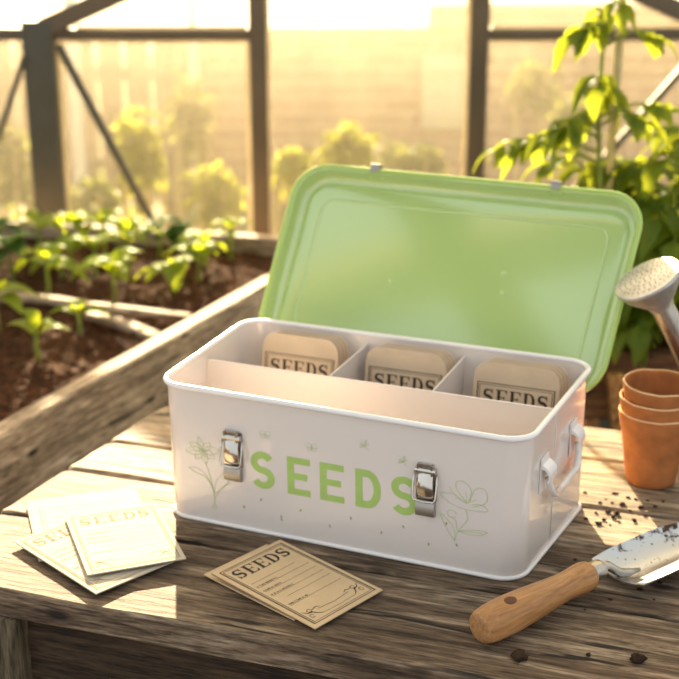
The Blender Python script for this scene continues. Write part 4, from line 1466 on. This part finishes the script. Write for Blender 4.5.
for i in range(NB + 1):
    t = i / NB
    x = X0 + (X1 - X0) * t
    hw = 0.0340 * min(1.0, (0.62 + 1.9 * t) if t < 0.2 else 1.0)
    if t < 0.2: hw = 0.0340 * (0.93 + 0.07 * math.sin(math.pi / 2 * t / 0.2))
    if t > 0.45: hw *= math.sqrt(max(0.0, 1 - ((t - 0.45) / 0.55) ** 2.2))
    hw = max(hw, 0.0004)
    rt_, rb_ = [], []
    for j in range(NW + 1):
        s = -1 + 2 * j / NW
        y = s * hw - 0.006
        sh0 = 0.006 * max(0.0, 1 - t / 0.14) ** 2            # shoulder lifts at the root
        z = 0.0022 + 0.0165 * (abs(s) ** 2.0) * (hw / 0.0365) + sh0 * (1 - abs(s) ** 2)
        xx = x + 0.010 * (abs(s)) * max(0, 1 - t / 0.25) * -0.2
        rt_.append(bm.verts.new((xx, y, z + 0.0010))); rb_.append(bm.verts.new((xx, y, z - 0.0006)))
    top.append(rt_); bot.append(rb_)
for i in range(NB):
    for j in range(NW):
        bm.faces.new((top[i][j], top[i + 1][j], top[i + 1][j + 1], top[i][j + 1]))
        bm.faces.new((bot[i][j], bot[i][j + 1], bot[i + 1][j + 1], bot[i + 1][j]))
    bm.faces.new((top[i][0], bot[i][0], bot[i + 1][0], top[i + 1][0]))
    bm.faces.new((top[i][NW], top[i + 1][NW], bot[i + 1][NW], bot[i][NW]))
for j in range(NW):
    bm.faces.new((top[0][j], top[0][j + 1], bot[0][j + 1], bot[0][j]))
bmesh.ops.recalc_face_normals(bm, faces=bm.faces[:])
link('blade', bm, M['blade'], tv, smooth='auto')

# ================================================================== WATERING CAN (only its rose and spout reach into view)
A = (FW * -0.38 + (RT * -0.545 + UP * 0.838) * 0.925).normalized()
PC = CAM + ray(646.5, 277.0) * 1.40                    # middle of the rose face
can = thing('watering_can', 'galvanised watering can whose perforated rose and spout reach in beside the lid', 'watering can', (0, 0, 0))
q = A.to_track_quat('Z', 'Y')
RS = 0.93
rs = lathe([(0.0, 0.0022), (0.015, 0.0018), (0.030, 0.0006), (0.0375, -0.0008), (0.0395, -0.0010), (0.0405, -0.0022), (0.0402, -0.0050), (0.0385, -0.0065), (0.034, -0.017), (0.024, -0.029), (0.0165, -0.037), (0.0150, -0.043), (0.0, -0.043)], 48)
bmesh.ops.scale(rs, vec=(RS, RS, RS), verts=rs.verts)
bmesh.ops.rotate(rs, cent=(0, 0, 0), matrix=q.to_matrix(), verts=rs.verts)
bmesh.ops.translate(rs, vec=PC, verts=rs.verts)
rose = link('rose', rs, M['rose'], can, smooth='auto')
hb = bmesh.new()
for ring_r, cnt in ((0.0, 1), (0.0065, 6), (0.013, 12), (0.0195, 18), (0.026, 24), (0.0325, 30)):
    for k in range(cnt):
        a = 2 * math.pi * k / cnt + ring_r * 40
        c = Vector((ring_r * math.cos(a), ring_r * math.sin(a), 0.0023 - 1.6e0 * ring_r * ring_r))
        vs = [hb.verts.new(c + Vector((0.0009 * math.cos(R(45 * i)), 0.0009 * math.sin(R(45 * i)), 0.0004))) for i in range(8)]
        hb.faces.new(vs)
bmesh.ops.scale(hb, vec=(RS, RS, RS), verts=hb.verts)
bmesh.ops.rotate(hb, cent=(0, 0, 0), matrix=q.to_matrix(), verts=hb.verts)
bmesh.ops.translate(hb, vec=PC, verts=hb.verts)
link('spray_holes', hb, M['hole'], rose)
s0 = PC - A * 0.037; s1 = PC - A * ((PC.z - 0.045) / A.z)
link('spout', tube([lerp(s0, s1, k / 6) for k in range(7)], [0.0125, 0.0130, 0.0138, 0.0148, 0.0158, 0.0170, 0.0185], n=20), M['steel'], can, smooth='auto')
out_h = Vector((-A.x, -A.y, 0)).normalized()
bc = Vector((s1.x, s1.y, 0)) + out_h * 0.066
CZ = 0.0006
body = lathe([(0.0, CZ), (0.068, CZ), (0.070, CZ + 0.003), (0.068, CZ + 0.010), (0.068, CZ + 0.15), (0.071, CZ + 0.155), (0.068, CZ + 0.16), (0.066, CZ + 0.155), (0.065, CZ + 0.012), (0.0, CZ + 0.010)], 48)
bmesh.ops.translate(body, vec=(bc.x, bc.y, 0), verts=body.verts)
link('body', body, M['steel'], can, smooth='auto')
hp = [Vector((bc.x, bc.y, 0)) + out_h * (0.067 + 0.045 * math.sin(math.pi * k / 10)) + Vector((0, 0, CZ + 0.145 - 0.12 * k / 10)) for k in range(11)]
link('handle', tube(hp, 0.006, n=10), M['steel'], can, smooth=True)
hp = [Vector((bc.x, bc.y, 0)) + out_h.cross(Vector((0, 0, 1))) * (0.067 * math.cos(math.pi * k / 12)) + Vector((0, 0, CZ + 0.155 + 0.07 * math.sin(math.pi * k / 12))) for k in range(13)]
link('carry_handle', tube(hp, 0.005, n=10), M['steel'], can, smooth=True)
# ================================================================== TROUGH AND TOMATO PLANTS (right, behind)
TZ = -0.055
T0 = un(560, 352, 2, TZ); T1 = un(690, 356, 2, TZ)
tdir = RT
tyaw = math.atan2(tdir.y, tdir.x)
tro = thing('planter_trough', 'dark red-brown wooden planter trough on slanted legs behind the clay pots', 'planter', (T0.x, T0.y, FLOOR_Z), (0, 0, tyaw))
TL_ = 0.85
hz = TZ - FLOOR_Z
link('front_board', box_bm((0, 0, hz - 0.115), (TL_, 0.022, hz)), M['trough'], tro, bevel=0.004)
link('back_board', box_bm((0, 0.26, hz - 0.115), (TL_, 0.282, hz)), M['trough'], tro, bevel=0.004)
for x in (0.0, TL_ - 0.022):
    link('end_board', box_bm((x, 0.022, hz - 0.115), (x + 0.022, 0.26, hz)), M['trough'], tro, bevel=0.004)
link('bottom_board', box_bm((0.022, 0.022, hz - 0.113), (TL_ - 0.022, 0.26, hz - 0.098)), M['trough'], tro)
for (x, y, dx) in ((0.085, -0.014, 0.05), (TL_ - 0.06, -0.014, 0.05), (0.085, 0.296, 0.05), (TL_ - 0.06, 0.296, 0.05)):
    board('leg', (x, y, hz - 0.03), (x + dx * 2.2, y, 0.0), 0.026, 0.026, M['stake'], tro, up=Vector((0, 1, 0)))
bm = bmesh.new()
for j in range(13):
    for i in range(41):
        x = 0.0225 + (TL_ - 0.045) * i / 40; y = 0.0225 + 0.237 * j / 12
        bm.verts.new((x, y, hz - 0.02 + 0.012 * mnoise.noise(Vector((x * 20, y * 20, 2)))))
bm.verts.ensure_lookup_table()
for j in range(12):
    for i in range(40):
        bm.faces.new([bm.verts[k] for k in (j * 41 + i, j * 41 + i + 1, (j + 1) * 41 + i + 1, (j + 1) * 41 + i)])
link('potting_soil', bm, M['soil'], tro, smooth=True)


def tomato(label, u, dh, top_v, spots, n_fill, rad, seed, cane=True, fill_v=None):
    """tall leafy plant rooted in the trough; spots = explicit leaf sprays (u, v, size)"""
    rnd = random.Random(seed)
    root = at(u, 340, dh); root.z = TZ - 0.03
    o = thing('tomato_plant', label, 'plant', root)
    top = at(u, top_v, dh) - root
    axis_pt = lambda z: Vector((0.012 * math.sin(z * 9 + seed), 0.012 * math.cos(z * 7 + seed), z))
    H = top.z
    link('stem', tube([axis_pt(H * k / 10) if k else Vector((0, 0, -0.02)) for k in range(11)], [0.0060 - 0.00035 * k for k in range(11)], n=8), M['seedling_stem'], o, smooth=True)
    bm = bmesh.new(); bs = bmesh.new()

    def spray(p, size, outdir):
        j = max(0.02, min(H, p.z - size * 0.2))
        a = axis_pt(j)
        mid = lerp(a, p, 0.55) + Vector((0, 0, size * 0.35))
        tube([a, mid, p], [0.0028, 0.0022, 0.0012], bs, n=6)
        d0 = (p - mid).normalized()
        for k in range(5):
            f = (0, 0.42, 0.42, 0.8, 0.8)[k]; sgn = (0, 1, -1, 1, -1)[k]
            b = lerp(p, mid, f * 0.9)
            side = d0.cross(Vector((0, 0, 1)))
            if side.length < 1e-3: side = RT.copy()
            d = (d0 * (0.7 if k else 1) + side.normalized() * sgn * 0.9 + Vector((0, 0, rnd.uniform(-0.5, 0.15))))
            leaf(bm, b, d, Vector((rnd.uniform(-.4, .4), rnd.uniform(-.4, .4), 1)), size * rnd.uniform(0.8, 1.1) * (1 if k == 0 else 0.85), size * rnd.uniform(0.5, 0.66), 0.45, 0.3, n=8, lobes=0.10)
    for (uu, vv, s) in spots:
        p = at(uu, vv, dh + rnd.uniform(-0.06, 0.06)) - root
        spray(p, s, None)
    for k in range(n_fill):
        a = rnd.uniform(0, 2 * math.pi); r = rad * math.sqrt(rnd.uniform(0.1, 1))
        z0, z1 = fill_v
        p = Vector((r * math.cos(a), r * math.sin(a), rnd.uniform(z0, z1)))
        spray(p, rnd.uniform(0.045, 0.07), None)
    for f in bm.faces: f.material_index = 0
    tmp = bpy.data.meshes.new('stalks'); bs.to_mesh(tmp); bs.free()
    nf = len(bm.faces); bm.from_mesh(tmp); bpy.data.meshes.remove(tmp)
    bm.faces.ensure_lookup_table()
    for f in bm.faces[nf:]: f.material_index = 1
    link('foliage', bm, [M['tomato_leaf'], M['seedling_stem']], o, smooth=True)
    return o, root


dT = 2.02
o, root = tomato('tall tomato plant tied to the bamboo cane, with sparse sunlit leaves', 592, dT, 5, [
    (575, 35, 0.05), (592, 30, 0.045), (655, 40, 0.05), (598, 85, 0.055), (610, 95, 0.05), (562, 128, 0.055), (585, 118, 0.05), (640, 122, 0.055), (668, 112, 0.05),
    (498, 150, 0.055), (515, 142, 0.05), (530, 150, 0.055), (548, 135, 0.05), (600, 15, 0.04), (620, 8, 0.04)], 10, 0.13, 7, fill_v=(0.05, 0.22))
cane = link('bamboo_cane', tube([Vector((0, 0, -0.05)), Vector((0, 0, 0.2)), Vector((0.002, 0, 0.45)), Vector((0.004, 0, 0.80))], 0.0065, n=12), M['cane'], smooth='auto')
cane.location = root + RT * 0.012 + NH * 0.012
tag(cane, 'upright bamboo cane supporting the tall tomato plant', 'cane')
tomato('dense bushy tomato plant filling the space behind the watering can rose', 668, dT + 0.02, 120, [(640, 170, 0.06), (665, 160, 0.06), (625, 190, 0.06), (650, 200, 0.06), (678, 190, 0.06)], 46, 0.17, 11, fill_v=(0.06, 0.30))
tomato('bushy tomato plant low beside the lid edge', 636, dT - 0.03, 200, [(640, 230, 0.055), (655, 250, 0.055), (635, 300, 0.055), (640, 335, 0.05)], 30, 0.10, 17, fill_v=(0.05, 0.20))
tomato('bushy tomato plant hidden mostly behind the green lid', 585, dT + 0.1, 185, [(560, 160, 0.05), (545, 165, 0.05)], 24, 0.13, 23, fill_v=(0.02, 0.19))
tomato('bushy tomato plant at the right edge behind the others', 720, dT + 0.1, 120, [], 40, 0.17, 29, fill_v=(0.02, 0.33))

# ================================================================== SOIL CRUMBS ON THE TABLE
rnd = random.Random(9)


def clod(r, seed):
    bm = bmesh.new()
    bmesh.ops.create_icosphere(bm, subdivisions=2 if r > 0.003 else 1, radius=r)
    for v in bm.verts:
        q = v.co.normalized() * 1.7 + Vector((seed * 1.7, 0, 0))
        v.co *= 1 + 0.85 * mnoise.noise(q)
        v.co.z *= 0.62
    return bm


meshes = []
for k in range(6):
    me = bpy.data.meshes.new('crumb'); b_ = clod(1.0, k); b_.to_mesh(me); b_.free(); me.materials.append(M['clod']); meshes.append(me)
for (u, v, s, lab) in ((519, 659, 0.0062, 'dark soil clod on the table left below the trowel handle'), (637, 661, 0.0062, 'dark soil clod on the table below the trowel blade'), (588, 656, 0.0026, 'small dark soil clod between the two larger ones')):
    o = link('soil_clod', clod(s, u), M['clod'], smooth=True)
    p = un(u, v, 2, 0.0); o.location = (p.x, p.y, 0.50 * s)
    tag(o, lab, 'soil clod')
spots = [(608, 512), (613, 517), (617, 514), (634, 521), (641, 508), (604, 520), (598, 524), (622, 505), (628, 498), (645, 516), (590, 505), (600, 503), (585, 493), (612, 503), (636, 500), (610, 525), (606, 500), (596, 513), (630, 511), (619, 522), (648, 501), (655, 507), (663, 502), (615, 494), (586, 519), (575, 560), (562, 590), (585, 610), (610, 600), (640, 590), (660, 583), (654, 600), (540, 612)]
for k, (u, v) in enumerate(spots):
    p = un(u, v, 2, 0.0)
    o = bpy.data.objects.new('soil_crumb', meshes[k % 6]); COL.objects.link(o)
    s = rnd.uniform(0.0010, 0.0022) if k > 8 else rnd.uniform(0.0020, 0.0032)
    o.scale = (s * rnd.uniform(0.9, 1.5), s, s * 0.8)
    o.location = (p.x, p.y, 0.42 * s); o.rotation_euler = (0, 0, rnd.uniform(0, 6))
    tag(o, 'tiny dark soil crumb scattered on the table beside the trowel', 'soil crumb', 'soil crumbs on the table')
